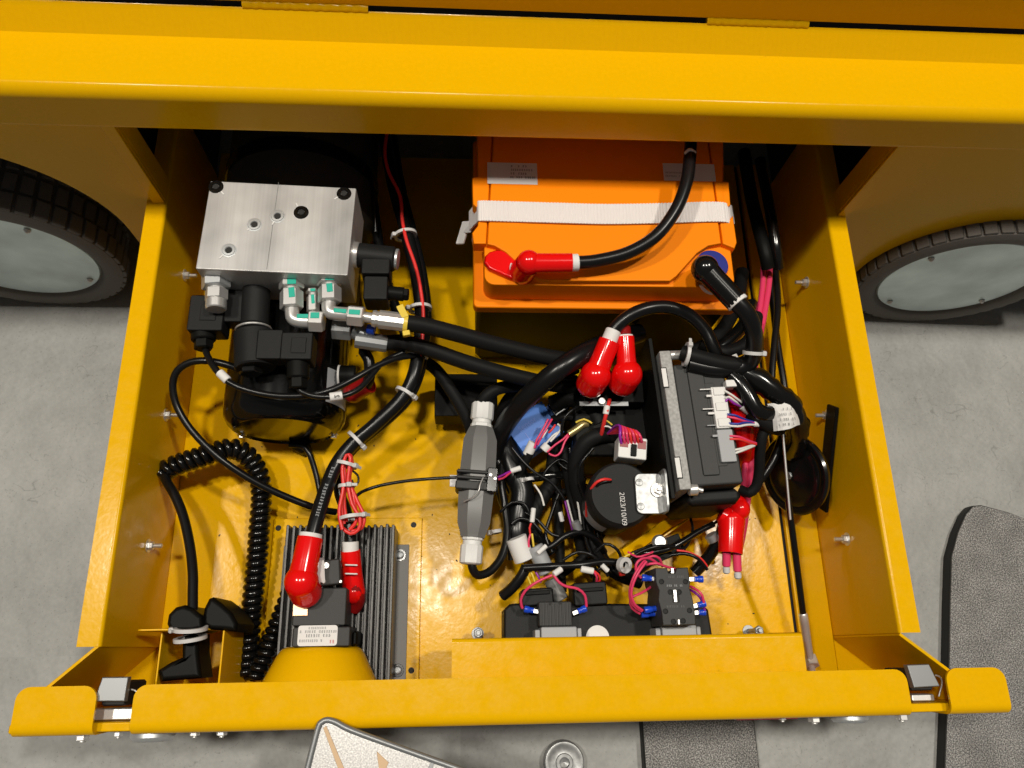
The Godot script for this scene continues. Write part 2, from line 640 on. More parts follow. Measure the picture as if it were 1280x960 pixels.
# ------------------------------------------------------------------ the scene
func _ready() -> void:
	var side := Vector3(0.9979, 0.0627, 0.0170).normalized()
	var ahead := Vector3(0.0648, -0.9434, -0.3253).normalized()
	var up := side.cross(ahead).normalized()
	side = ahead.cross(up).normalized()
	view = Basis(side, up, -ahead)
	var cam := Camera3D.new()
	cam.name = "camera"
	cam.transform = Transform3D(view, EYE)
	cam.fov = 2.0 * rad_to_deg(atan(480.0 / FOCAL))
	cam.near = 0.02
	cam.far = 60.0
	add_child(cam)
	cam.current = true
	var env := Environment.new()
	env.background_mode = Environment.BG_COLOR
	env.background_color = Color(0.62, 0.61, 0.60)
	env.background_energy_multiplier = FILL
	env.tonemap_mode = Environment.TONE_MAPPER_LINEAR
	env.tonemap_exposure = 1.04
	env.sdfgi_enabled = true
	env.ssao_enabled = true
	env.ssil_enabled = true
	var we := WorldEnvironment.new()
	we.name = "environment"
	we.environment = env
	add_child(we)
	# three high-bay lamps of the hall, well above the frame
	for l in [[Vector3(-0.25, 6.0, -0.52), 11.5], [Vector3(-2.5, 6.0, -0.75), 14.0], [Vector3(2.2, 6.0, -0.95), 15.5]]:
		var lamp := OmniLight3D.new()
		lamp.name = "ceiling_lamp"
		lamp.position = l[0]
		lamp.light_energy = l[1]
		lamp.light_color = Color(1.0, 0.97, 0.92)
		lamp.light_size = 0.17
		lamp.omni_range = 20.0
		lamp.omni_attenuation = 2.0
		lamp.shadow_enabled = true
		add_child(lamp, true)
	make_materials()
	build_setting()
	build_chassis()
	build_drawer()
	build_latches()
	build_pump()
	build_battery()
	build_charger()
	build_controller()
	build_switches()
	build_cables()
	build_floor_things()

const FILL := 0.23

func build_setting() -> void:
	var s := Shape.new()
	s.flat(Vector3(-7, GROUND, -7), Vector3(7, GROUND, -7), Vector3(7, GROUND, 7), Vector3(-7, GROUND, 7), Vector3.UP)
	var o := MeshInstance3D.new()
	o.name = "concrete_floor"
	o.mesh = s.mesh(M.concrete)
	meta(o, "", "", "", "structure")
	add_child(o, true)

func hex_bolt(parent: Node3D, p: Vector3, out: Vector3, r: float, thread := 0.006) -> void:
	var s := Shape.new()
	s.rod(p, p + out * r * 0.35, r * 1.55, 18, 0.0003)
	s.rod(p + out * r * 0.35, p + out * r * 1.3, r, 6, 0.0004, true)
	if thread > 0.0:
		s.rod(p + out * r * 1.3, p + out * (r * 1.3 + thread), r * 0.5, 10)
	part(parent, "bolt", s, M.steel)

func arch_panel(cx: float, cy: float, r: float, inner_x: float, outer_x: float, top: float, bottom: float) -> PackedVector2Array:
	var p := PackedVector2Array()
	var sgn := signf(inner_x - cx)
	p.append(Vector2(outer_x, top))
	p.append(Vector2(inner_x, top))
	p.append(Vector2(inner_x, bottom))
	var q := arc(Vector2(cx, cy), r, 0, 180, 36)
	if sgn < 0:
		q.reverse()
	p.append(Vector2(cx + sgn * r, bottom))
	p.append_array(q)
	p.append(Vector2(cx - sgn * r, bottom))
	p.append(Vector2(outer_x, bottom))
	return p

func build_chassis() -> void:
	var t := thing("lift_chassis", "yellow steel lift chassis with two wheels behind the open drawer", "lift", Vector3(0.05, GROUND, -0.6))
	var X := Vector3.RIGHT
	# the cross beam above the drawer opening: rounded front edges, a fillet at the back
	var sec := PackedVector2Array()
	sec.append(Vector2(-0.53, 0.286))
	sec.append_array(arc(Vector2(-0.491, 0.290), 0.004, -90, 0, 4))
	sec.append_array(arc(Vector2(-0.496, 0.326), 0.009, 0, 80, 7))
	sec.append_array(arc(Vector2(-0.548, 0.3375), 0.004, 260, 240, 2))
	sec.append(Vector2(-0.566, 0.350))
	sec.append(Vector2(-0.570, 0.3515))
	part(t, "cross_beam", Shape.new().sheet(sec, 0.004, Vector3(-1.3, 0, 0), Vector3(0, 0, 1), Vector3.UP, X * 2.8), M.yellow)
	part(t, "upper_plate", Shape.new().slab(Vector3(-1.3, 0.3580, -0.585), Vector3(1.5, 0.432, -0.571), 0.002), M.yellow)
	for w in [[-0.205, -0.09], [0.235, 0.335]]:
		var s := Shape.new()
		var line := PackedVector3Array()
		for i in 30:
			var x := lerpf(w[0], w[1], i / 29.0)
			line.append(Vector3(x, 0.355 + 0.0004 * sin(i * 1.9), -0.572 + 0.0004 * sin(i * 2.7)))
		s.tube(line, 0.0052, 10)
		part(t, "weld_seam", s, M.yellow)
	part(t, "gap_shade_slab", Shape.new().slab(Vector3(-1.3, 0.336, -0.66), Vector3(1.5, 0.348, -0.574), 0.001), M.dark)  # dark slab added so the gap under the plate reads as shade
	# side panels with their wheel arches and turned-in edges at the opening
	part(t, "side_panel", Shape.new().prism(arch_panel(-0.575, 0.083, 0.170, -0.338, -1.3, 0.2915, -0.02), Vector3(0, 0, -0.493), X, Vector3.UP, 0.004, 0.0005), M.yellow)
	part(t, "side_panel", Shape.new().prism(arch_panel(0.684, 0.006, 0.134, 0.450, 1.5, 0.2915, -0.02), Vector3(0, 0, -0.493), X, Vector3.UP, 0.004, 0.0005), M.yellow)
	part(t, "panel_return", Shape.new().slab(Vector3(-0.342, -0.02, -0.518), Vector3(-0.338, 0.29, -0.4935), 0.0008), M.yellow)
	part(t, "panel_return", Shape.new().slab(Vector3(0.450, -0.02, -0.518), Vector3(0.454, 0.29, -0.4935), 0.0008), M.yellow)
	# the bay the drawer slides into; dark colour stands in for its deep shade
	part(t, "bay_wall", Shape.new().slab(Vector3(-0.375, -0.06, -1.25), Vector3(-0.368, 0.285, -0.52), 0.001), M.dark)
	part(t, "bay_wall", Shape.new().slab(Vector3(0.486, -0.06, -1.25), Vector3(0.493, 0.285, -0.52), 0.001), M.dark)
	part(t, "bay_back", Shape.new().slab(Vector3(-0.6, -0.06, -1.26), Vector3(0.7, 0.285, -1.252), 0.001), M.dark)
	part(t, "deck", Shape.new().slab(Vector3(-1.3, 0.287, -1.5), Vector3(1.5, 0.291, -0.534), 0.001), M.dark)  # dark underside paints in the shade over the bay
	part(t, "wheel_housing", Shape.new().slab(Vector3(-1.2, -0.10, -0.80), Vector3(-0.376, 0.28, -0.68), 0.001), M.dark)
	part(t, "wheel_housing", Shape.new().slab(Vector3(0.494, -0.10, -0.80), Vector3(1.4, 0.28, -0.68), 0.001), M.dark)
	wheel(t, Vector3(-0.580, 0.011, -0.482), 0.0)
	wheel(t, Vector3(0.688, 0.008, -0.470), -0.03)
	for k in [[-0.3525, -0.3385], [0.4505, 0.4645]]:
		part(t, "edge_strip", Shape.new().slab(Vector3(k[0], -0.02, -0.4888), Vector3(k[1], 0.2855, -0.4855), 0.0012), M.yellow)

func wheel(t: Node3D, c: Vector3, yaw: float) -> void:
	var w := Node3D.new()
	w.name = "wheel"
	w.position = c - t.position
	t.add_child(w, true)
	var b := Basis(Vector3.UP, yaw)
	var out := b.z
	var s := Shape.new()
	# carcass
	s.lathe(c - out * 0.100, out, [[0, 0], [0, 0.09], [0.008, 0.125], [0.02, 0.126], [0.070, 0.126], [0.078, 0.1310], [0.094, 0.1320], [0.0995, 0.1305], [0.1020, 0.122], [0.1018, 0.114], [0.1005, 0.109], [0.0995, 0.1075], [0.096, 0.106], [0.094, 0.1045], [0.094, 0.08]], 64)
	# tread blocks along the shoulder and across the face
	var n := 44
	for i in n:
		var a := TAU * i / n
		var d := b.x * cos(a) + b.y * sin(a)
		var tn := -b.x * sin(a) + b.y * cos(a)
		for k in 3:
			s.box(c + d * (0.1308 if k == 0 else 0.1255) - out * (0.0130 + 0.029 * k), Vector3(0.0085, 0.0160 if k == 0 else 0.0145, 0.024), Basis(d, tn, out), 0.0015)
	part(w, "tyre", s, M.rubber)
	var dsk := Shape.new()
	dsk.lathe(c - out * 0.012, out, [[0, 0.1035], [0.007, 0.1030], [0.0085, 0.1015], [0.0092, 0.06], [0.0092, 0]], 64)
	part(w, "wheel_disc", dsk, M.wheel_disc)
	for k in 4:
		var a := TAU * k / 4 + 0.9
		var p := c - out * 0.003 + (b.x * cos(a) + b.y * sin(a)) * 0.093
		var sc := Shape.new()
		sc.rod(p, p + out * 0.0016, 0.0042, 16, 0.0006)
		sc.ball(p + out * 0.0014, Vector3.ONE * 0.0030, Basis.IDENTITY, 12, 8)
		part(w, "bolt", sc, M.white)

func build_drawer() -> void:
	var t := thing("equipment_drawer", "yellow steel equipment drawer pulled out below the cross beam", "drawer", Vector3(0.05, -0.05, -0.2))
	var Z := Vector3(0, 0, 1)
	part(t, "floor_plate", Shape.new().slab(Vector3(-0.337, -0.004, -0.66), Vector3(0.3935, 0.0, 0.062), 0.0006), M.yellow)
	part(t, "floor_rail", Shape.new().slab(Vector3(0.397, -0.003, -0.66), Vector3(0.4385, 0.0045, 0.062), 0.002), M.yellow)
	part(t, "mounting_plate", Shape.new().slab(Vector3(-0.222, 0.0, -0.15), Vector3(-0.047, 0.003, 0.05), 0.001), M.yellow)
	part(t, "slot_shade_strip", Shape.new().slab(Vector3(0.380, -0.012, -0.66), Vector3(0.410, -0.005, 0.062), 0.0006), M.dark)  # dark strip added under the floor slot to paint its shade
	# side walls: up, round the bend, out as a flange
	for sgn in [-1.0, 1.0]:
		var sec := PackedVector2Array()
		sec.append(Vector2(0, -0.004))
		sec.append_array(arc(Vector2(0.004, 0.144), 0.004, 180, 90, 6))
		sec.append(Vector2(0.022, 0.148))
		sec.reverse()
		var x := -0.337 if sgn < 0.0 else 0.4385
		if sgn < 0.0:
			part(t, "side_wall", Shape.new().sheet(sec, -0.003, Vector3(x, 0, -0.62), Vector3(-1, 0, 0), Vector3.UP, Z * 0.612), M.yellow)
		else:
			part(t, "side_wall", Shape.new().sheet(sec, -0.003, Vector3(x, 0, -0.62), Vector3(1, 0, 0), Vector3.UP, Z * 0.612), M.yellow)
	# the flared corner plates between the walls and the front
	for k in [[-0.3385, -0.392], [0.4400, 0.500]]:
		var a := Vector3(k[0], 0, -0.008)
		var b := Vector3(k[1], 0, 0.040)
		var dir := (b - a).normalized()
		var l := a.distance_to(b)
		part(t, "corner_plate", Shape.new().prism(PackedVector2Array([Vector2(0, -0.004), Vector2(l, -0.004), Vector2(l, 0.147), Vector2(0, 0.147)]), a, dir, Vector3.UP, 0.003, 0.0006), M.yellow)
		part(t, "end_plate", Shape.new().slab(Vector3(b.x - 0.0015, -0.004, 0.040), Vector3(b.x + 0.0015, 0.147, 0.058), 0.0005), M.yellow)
		var fl := PackedVector2Array([Vector2(k[0], -0.010), Vector2(k[1], 0.04), Vector2(k[1], 0.058), Vector2(k[0], 0.058)])
		part(t, "floor_corner", Shape.new().prism(fl, Vector3(0, -0.004, 0), Vector3.RIGHT, Vector3(0, 0, 1), 0.003), M.yellow)
	# front: a plate with three folded-in flanges, notched for the latches
	part(t, "front_panel", Shape.new().slab(Vector3(-0.412, -0.06, 0.058), Vector3(0.546, 0.139, 0.0665), 0.0015), M.yellow)
	for k in [[-0.4045, -0.333], [-0.300, 0.437], [0.477, 0.538]]:
		var s := Shape.new()
		lip(s, k[0], k[1])
		part(t, "front_flange", s, M.yellow)
	# the shelf edge in front of the switch blocks
	var sh := PackedVector2Array()
	sh.append(Vector2(-0.008, 0.06))
	sh.append_array(arc(Vector2(-0.006, 0.121), 0.004, 180, 90, 5))
	sh.append(Vector2(0.0275, 0.125))
	part(t, "inner_shelf", Shape.new().sheet(sh, 0.003, Vector3(-0.009, 0, 0), Vector3(0, 0, 1), Vector3.UP, Vector3(0.357, 0, 0)), M.yellow)
	# the turned housing for the stop switch
	part(t, "switch_housing", Shape.new().lathe(Vector3(-0.146, 0.066, 0.058), Vector3(0, 0, -1), [[0, 0.0605], [0.030, 0.0575], [0.055, 0.045], [0.0605, 0.041], [0.063, 0.036], [0.063, 0]], 48), M.yellow)
	part(t, "rod_plate", Shape.new().slab(Vector3(0.355, 0.0, -0.012), Vector3(0.408, 0.012, 0.03), 0.005), M.yellow)
	# hanger for the plug: thin upright plates seen from their edges
	var cl := at(172, 789, 0.1)
	var cr := at(281, 789, 0.1)
	part(t, "plug_hanger", Shape.new().slab(Vector3(cl.x, 0, cl.z - 0.002), Vector3(at(241, 789, 0.1).x, 0.1, cl.z), 0.0006), M.yellow)
	part(t, "plug_hanger", Shape.new().slab(Vector3(at(255, 789, 0.1).x, 0, cl.z - 0.002), Vector3(cr.x, 0.1, cl.z), 0.0006), M.yellow)
	part(t, "plug_hanger", Shape.new().slab(Vector3(cr.x - 0.002, 0, cl.z + 0.0005), Vector3(cr.x, 0.1, 0.055), 0.0006), M.yellow)
	part(t, "plug_hanger", Shape.new().slab(Vector3(at(200, 800, 0.08).x, 0, cl.z + 0.0005), Vector3(at(200, 800, 0.08).x + 0.002, 0.08, 0.055), 0.0006), M.yellow)
	# studs through the walls
	for z in [-0.435, -0.258, -0.111]:
		stud(t, Vector3(-0.337, 0.069, z), Vector3(1, 0, 0))
		stud(t, Vector3(0.4385, 0.072, z), Vector3(-1, 0, 0))
	# bolt heads on the outside of the front
	for q in [[-0.352, 0.006], [-0.320, 0.004], [-0.250, 0.0048], [-0.225, 0.005], [0.318, 0.004], [0.350, 0.006], [0.440, 0.006]]:
		hex_bolt(t, Vector3(q[0], 0.122, 0.0665), Vector3(0, 0, 1), q[1], 0.002)
	var kn := Shape.new()
	kn.lathe(Vector3(-0.290, 0.118, 0.0665), Vector3(0, 0, 1), [[0, 0.02], [0.006, 0.02], [0.010, 0.016], [0.011, 0]], 24)
	part(t, "latch_boss", kn, M.zinc)
	kn = Shape.new()
	kn.lathe(Vector3(0.388, 0.118, 0.0665), Vector3(0, 0, 1), [[0, 0.018], [0.006, 0.018], [0.009, 0.015], [0.010, 0]], 24)
	part(t, "latch_boss", kn, M.zinc)
	part(t, "reflector", Shape.new().slab(Vector3(0.27, 0.10, 0.0668), Vector3(0.335, 0.125, 0.071), 0.002), M.red)
	# swarf and grit left on the floor of the drawer
	var g := RandomNumberGenerator.new()
	g.seed = 91
	var sw := Shape.new()
	for i in 130:
		var p := Vector3(g.randf_range(-0.33, 0.39), 0.0006, g.randf_range(-0.40, 0.04))
		sw.box(p, Vector3(g.randf_range(0.0008, 0.003), 0.0007, g.randf_range(0.0006, 0.0014)), Basis(Vector3.UP, g.randf_range(0.0, TAU)), 0.0002)
	part(t, "grit", sw, M.dark).set_meta("kind", "stuff")
	# drilled holes of the mounting plate
	for q in [[348, 660], [517, 656], [514, 838]]:
		var p := at(q[0], q[1], 0.0032)
		var h := Shape.new()
		h.lathe(p + Vector3(0, 0.0001, 0), Vector3.UP, [[0, 0.0034], [0.0001, 0]], 16)
		part(t, "drilled_hole", h, M.dark)

func lip(s: Shape, x0: float, x1: float) -> void:
	# flange with rounded inner corners, rolled over at the front
	var r := 0.012
	var poly := PackedVector2Array()
	poly.append(Vector2(x0, 0.056))
	poly.append_array(arc(Vector2(x0 + r, 0.026 + r), r, 180, 270, 6))
	poly.append_array(arc(Vector2(x1 - r, 0.026 + r), r, 270, 360, 6))
	poly.append(Vector2(x1, 0.056))
	s.prism(poly, Vector3(0, 0.147, 0), Vector3(1, 0, 0), Vector3(0, 0, 1), -0.003, 0.0)
	var sec := PackedVector2Array([Vector2(0.056, 0.150)])
	sec.append_array(arc(Vector2(0.059, 0.1405), 0.0095, 88, 0, 8))
	sec.append(Vector2(0.0685, 0.10))
	s.sheet(sec, 0.003, Vector3(x0, 0, 0), Vector3(0, 0, 1), Vector3.UP, Vector3(x1 - x0, 0, 0))

func stud(t: Node3D, p: Vector3, out: Vector3) -> void:
	var s := Shape.new()
	s.rod(p, p + out * 0.0012, 0.0075, 18, 0.0003)
	s.rod(p + out * 0.0012, p + out * 0.006, 0.0048, 6, 0.0004, true)
	s.rod(p + out * 0.006, p + out * 0.015, 0.0024, 10)
	part(t, "stud", s, M.steel)

# ------------------------------------------------------------------ latches in the front notches
func build_latches() -> void:
	for k in [[true, "zinc paddle latch in the left notch of the drawer front"], [false, "zinc paddle latch in the right notch of the drawer front"]]:
		var l: bool = k[0]
		var c := at(140, 862, 0.142) if l else at(1153, 845, 0.142)
		var t := thing("paddle_latch", k[1], "latch", Vector3(c.x, 0.09, c.z + 0.01), "latches of the drawer front")
		var q := [at(128, 846.5, 0.145), at(161, 846, 0.145), at(156, 877, 0.145), at(117, 877, 0.145)] if l else [at(1133, 831, 0.145), at(1161, 830, 0.145), at(1175, 858, 0.145), at(1142, 860, 0.145)]
		var poly := PackedVector2Array()
		for p in q:
			poly.append(Vector2(p.x, p.z))
		part(t, "handle", Shape.new().prism(poly, Vector3(0, 0.139, 0), Vector3.RIGHT, Vector3(0, 0, 1), -0.007, 0.0012), M.dull_zinc)
		var b0 := at(110, 886, 0.128) if l else at(1139, 868, 0.128)
		var b1 := at(166, 907, 0.128) if l else at(1172, 888, 0.128)
		part(t, "striker", Shape.new().slab(Vector3(b0.x, 0.112, b0.z), Vector3(b1.x, 0.128, 0.0575), 0.0015), M.steel)
		part(t, "latch_body", Shape.new().slab(Vector3(minf(q[0].x, q[3].x) + 0.004, 0.09, q[0].z + 0.004), Vector3(maxf(q[1].x, q[2].x) - 0.003, 0.1385, q[2].z + 0.004), 0.002), M.dark)
		var sx := b1.x + 0.003 if l else b1.x + 0.006
		var wire := PackedVector3Array([Vector3(sx - 0.004, 0.131, q[2].z + 0.010), Vector3(sx, 0.134, q[2].z - 0.002), Vector3(sx - 0.001, 0.135, q[2].z - 0.008), Vector3(sx - 0.006, 0.135, q[2].z - 0.010)])
		part(t, "spring", Shape.new().tube(smooth(wire, 0.002), 0.0009, 8), M.steel)

# ------------------------------------------------------------------ small hardware helpers
func tie(parent: Node3D, p: Vector3, axis: Vector3, r: float, head: Vector3, w := 0.0036) -> void:
	var s := Shape.new()
	var d := axis.normalized()
	s.lathe(p - d * w * 0.5, d, [[0, r * 0.8], [0, r + 0.0011], [w, r + 0.0011], [w, r * 0.8]], 20)
	var h := (head - d * head.dot(d)).normalized()
	s.box(p + h * (r + 0.0022), Vector3(0.0062, 0.0048, 0.0056), Basis(h.cross(d), h, d), 0.0012)
	s.box(p + h * (r + 0.0030) + h.cross(d) * 0.0052, Vector3(0.0075, 0.0012, 0.0032), Basis(h.cross(d), h, d), 0.0003)
	part(parent, "cable_tie", s, M.nylon)

func hexrod(s: Shape, a: Vector3, b: Vector3, r: float, turn := 0.0) -> void:
	s.rod(a, b, r, 6, 0.0010, true, turn)

func mark(parent: Node3D, a: Vector3, b: Vector3, w := 0.0032, m: Material = null) -> void:
	var d := (b - a).normalized()
	var n := Vector3.UP
	var s := Shape.new()
	s.box((a + b) * 0.5, Vector3(w, 0.0008, a.distance_to(b)), Basis(n.cross(d).normalized(), n, d), 0.0003)
	part(parent, "paint_mark", s, M.teal if m == null else m)

func sleeve(parent: Node3D, a: Vector3, b: Vector3, r: float, m: Material = null) -> void:
	part(parent, "marker_sleeve", Shape.new().rod(a, b, r, 14, 0.0006), M.paper if m == null else m)

func cable(parent: Node3D, list: Array, r: float, m: Material, called := "cable", sides := 12) -> PackedVector3Array:
	var p := smooth(run(list))
	part(parent, called, Shape.new().tube(p, r, sides), m)
	return p

func boot(parent: Node3D, a: Vector3, b: Vector3, r: float, rb: float, foot: float, m: Material, lean := Vector3.ZERO) -> void:
	# a rubber terminal boot: neck from a to the bulb at b, then a skirt down to the terminal
	var s := Shape.new()
	var d := (b - a).normalized()
	var l := a.distance_to(b)
	s.lathe(a, d, [[0, r * 0.82], [0, r * 0.98], [0.001, r], [l * 0.55, r * 1.03], [l * 0.8, r * 1.1], [l, r * 1.16]], 24)
	s.ball(b, Vector3(rb, rb, rb), Basis.IDENTITY, 28, 18)
	if foot > 0.0:
		var dn := (Vector3.DOWN + lean).normalized()
		s.lathe(b, dn, [[0, rb * 0.99], [foot * 0.6, rb * 0.97], [foot * 0.85, rb * 0.93], [foot, rb * 0.82], [foot, 0]], 28)
	part(parent, "terminal_boot", s, m)

# ------------------------------------------------------------------ hydraulic pump unit
func build_pump() -> void:
	var t := thing("hydraulic_pump_unit", "hydraulic pump unit with bare aluminium valve block above a black motor", "pump", Vector3(-0.2, 0, -0.38))
	var b := Basis(Vector3.UP, -0.035)
	var c := Vector3(-0.1925, 0.179, -0.4195)
	var block := part(t, "valve_block", Shape.new().box(c, Vector3(0.1535, 0.068, 0.1045), b, 0.0012), M.aluminium)
	part(block, "tool_line", Shape.new().box(at(341, 281, 0.2131), Vector3(0.0006, 0.0003, 0.1035), b, 0.0001), M.plate_grey)
	# plugs sunk in its top
	for q in [[270, 233.5, true, 280, 243], [430, 242, true, 418, 249], [376.5, 265.5, true, 370, 254], [347, 270.5, false, 340, 281], [318, 281, false, 309, 288], [286, 313, false, 274, 323]]:
		var p := at(q[0], q[1], 0.2131)
		var s := Shape.new()
		s.lathe(p - Vector3(0, 0.0005, 0), Vector3.UP, [[0, 0.0080], [0.0008, 0.0078], [0.0009, 0.0066], [0.0016, 0.0062], [0.0017, 0.0040], [0.0010, 0.0034]], 24)
		part(block, "hex_plug", s, M.black_gloss if q[2] else M.zinc)
		var hs := Shape.new()
		hs.lathe(p + Vector3(0, 0.0002, 0), Vector3.UP, [[0, 0.0036], [0.0006, 0.0034], [0.0006, 0]], 6, 0.3)
		part(block, "hex_socket", hs, M.dark)  # dark disc stands in for the shaded recess
		var e := at(q[3], q[4], 0.2132)
		mark(block, p.lerp(e, 0.62) + Vector3(0, 0.0003, 0), e, 0.0016, M.paper)
	# the black pump body, motor and tank
	part(t, "pump_body", Shape.new().slab(Vector3(-0.262, 0.02, -0.462), Vector3(-0.132, 0.1445, -0.372), 0.004), M.black)
	var mo := part(t, "motor", Shape.new().lathe(Vector3(-0.202, 0.072, -0.375), Vector3(0, 0, 1), [[0, 0], [0, 0.062], [0.006, 0.0680], [0.116, 0.0680], [0.124, 0.0672], [0.132, 0.0625], [0.137, 0.0570], [0.138, 0.0545], [0.136, 0.0530], [0.136, 0]], 64), M.motor)
	for a in [-0.35, 3.5]:
		var p := Vector3(-0.202 + cos(a) * 0.056, 0.072 + sin(a) * 0.056, -0.2395)
		hex_bolt(mo, p, Vector3(0, 0, 1), 0.0036, 0.0)
	var st := Shape.new()
	var rows := 10
	for i in rows:
		var a0 := deg_to_rad(lerpf(4, 40, float(i) / rows))
		var a1 := deg_to_rad(lerpf(4, 40, float(i + 1) / rows))
		var n0 := Vector3(cos(a0), sin(a0), 0)
		var n1 := Vector3(cos(a1), sin(a1), 0)
		var o := Vector3(-0.202, 0.072, 0)
		st.quad(o + n0 * 0.0684 + Vector3(0, 0, -0.300), o + n1 * 0.0684 + Vector3(0, 0, -0.300), o + n1 * 0.0684 + Vector3(0, 0, -0.260), o + n0 * 0.0684 + Vector3(0, 0, -0.260), n0, n1, n1, n0)
	part(mo, "rating_label", st, M.lamp_grey)
	var tn := deg_to_rad(28)
	var nn := Vector3(cos(tn), sin(tn), 0)
	small_print(mo, "print", Vector3(-0.202, 0.072, -0.285) + nn * 0.0686, Vector3(0, 0, 1), Vector3(-sin(tn), cos(tn), 0), 0.026, 0.006, M.ink, 71)
	part(t, "oil_tank", Shape.new().lathe(Vector3(-0.195, 0.105, -0.475), Vector3(0, 0, -1), [[0, 0], [0, 0.080], [0.008, 0.088], [0.30, 0.088], [0.31, 0.08], [0.31, 0]], 48), M.grey_plastic)
	part(t, "tank_band", Shape.new().lathe(Vector3(-0.195, 0.105, -0.53), Vector3(0, 0, -1), [[0, 0.088], [0, 0.0905], [0.016, 0.0905], [0.016, 0.088]], 48), M.black_gloss)
	# terminal stud of the motor with its red boot
	var ts := at(424, 470, 0.105)
	var te := at(446, 470, 0.105)
	part(t, "motor_terminal", Shape.new().rod(ts, te, 0.012, 20, 0.002), M.black)
	part(t, "insulator_ring", Shape.new().lathe(ts - Vector3(0.0008, 0, 0), te - ts, [[0, 0.008], [0, 0.0125], [0.0022, 0.0125], [0.0022, 0.008]], 24), M.white)
	# brass-coloured adapter at far left
	var f := Shape.new()
	hexrod(f, over(271, 334, 0.186, 0.0145), over(271, 353, 0.186, 0.0145), 0.0150)
	part(t, "hose_adapter", f, M.zinc)
	var f2 := Shape.new()
	f2.rod(over(271, 352, 0.185, 0.0112), over(271, 358, 0.185, 0.0112), 0.0098, 20)
	hexrod(f2, over(271.5, 356.5, 0.185, 0.0112), over(271, 370, 0.185, 0.0112), 0.0118)
	f2.rod(over(271, 370, 0.185, 0.0102), over(270.5, 382, 0.185, 0.0102), 0.0106, 20, 0.0012)
	part(t, "adapter_cap", f2, M.steel)
	# upper cartridge coil and connector
	coil(t, over(322, 350, 0.168, 0.0145), over(319, 401, 0.166, 0.0145), 0.0145)
	part(t, "coil_washer", Shape.new().rod(over(318, 402, 0.163, 0.0190), over(318, 404.5, 0.163, 0.0190), 0.0190, 28, 0.0006), M.steel)
	coil(t, over(319, 406, 0.160, 0.0212), over(320, 452, 0.160, 0.0212), 0.0212)
	var hx := Shape.new()
	hexrod(hx, over(314, 450, 0.160, 0.012), over(314, 463, 0.160, 0.012), 0.0120)
	part(t, "coil_nut", hx, M.black_gloss)
	part(t, "coil_neck", Shape.new().rod(over(322, 340, 0.168, 0.009), over(322, 352, 0.168, 0.009), 0.0110, 18), M.zinc)
	din(t, [238, 277, 368, 413], [277, 303, 360, 402], [255, 399, 424], 0.0125, [255, 421, 437], 0.0100, 0.172)
	din(t, [352, 389, 414.5, 449], [322, 351, 411, 448.5], [373, 449, 473], 0.0115, [373, 472, 488], 0.0095, 0.186)
	# side coil on the right of the block
	coil(t, at(446, 319, 0.186), at(494, 324, 0.186), 0.0135)
	part(t, "coil_neck", Shape.new().rod(at(440, 318, 0.186), at(449, 319, 0.186), 0.0142, 20), M.steel)
	part(t, "coil_cap", Shape.new().rod(at(494, 324, 0.186), at(498, 324.5, 0.186), 0.0115, 20), M.zinc)
	din_box(t, [452, 487, 322, 342], 0.199, 0.03)
	din_box(t, [455, 484, 344, 374], 0.194, 0.03)
	part(t, "cable_gland", Shape.new().rod(at(484, 366, 0.182), at(505, 368, 0.182), 0.0075, 18), M.black)
	var gh := Shape.new()
	hexrod(gh, at(504, 368, 0.182), at(511, 368.5, 0.182), 0.0070)
	part(t, "gland_nut", gh, M.black)
	# marked fittings
	fitting(t, [365, 346, 357, 383], 0.188, 0.0122)
	fitting(t, [391.5, 359, 366, 390], 0.180, 0.0068)
	fitting(t, [412.5, 341, 352, 375], 0.192, 0.0122)
	elbow(t, [[365, 380, 0.187], [366, 396, 0.187], [374, 401, 0.187], [392, 402, 0.187]], 0.0074)
	var nut := Shape.new()
	hexrod(nut, at(387, 401, 0.187), at(405, 402, 0.187), 0.0118)
	part(t, "union_nut", nut, M.steel)
	mark(t, at(371, 395, 0.1950), at(386, 395, 0.1950), 0.0045)
	mark(t, at(388, 394, 0.1976), at(399, 394, 0.1976), 0.0065)
	elbow(t, [[412, 374, 0.191], [411, 384, 0.191], [415, 391, 0.191], [436, 393, 0.191]], 0.0074)
	var nut2 := Shape.new()
	hexrod(nut2, at(435, 394, 0.191), at(455, 396, 0.191), 0.0112)
	part(t, "union_nut", nut2, M.steel)
	mark(t, at(417, 387.5, 0.1990), at(433, 389, 0.1990), 0.0045)
	mark(t, at(436, 389.5, 0.2010), at(450, 390.5, 0.2010), 0.0055)
	# the lower fitting behind; darker zinc paints the shade of the upper one
	var lo := Shape.new()
	hexrod(lo, at(416, 411, 0.165), at(440, 413, 0.165), 0.0115)
	lo.rod(at(440, 413, 0.165), at(458, 420, 0.160), 0.0085, 16)
	part(t, "lower_fitting", lo, M.dull_zinc)
	part(t, "thread_seal", Shape.new().rod(at(459, 411, 0.168), at(469, 413, 0.168), 0.0055, 14), M.terminal_blue)

func coil(t: Node3D, a: Vector3, b: Vector3, r: float) -> void:
	part(t, "solenoid_coil", Shape.new().rod(a, b, r, 32, 0.0016), M.plastic)

func din_box(t: Node3D, q: Array, h: float, deep: float) -> void:
	var a := at(q[0], q[2], h)
	var b := at(q[1], q[3], h)
	part(t, "connector_box", Shape.new().slab(Vector3(a.x, h - deep, a.z), Vector3(b.x, h, b.z), 0.0018), M.plastic)

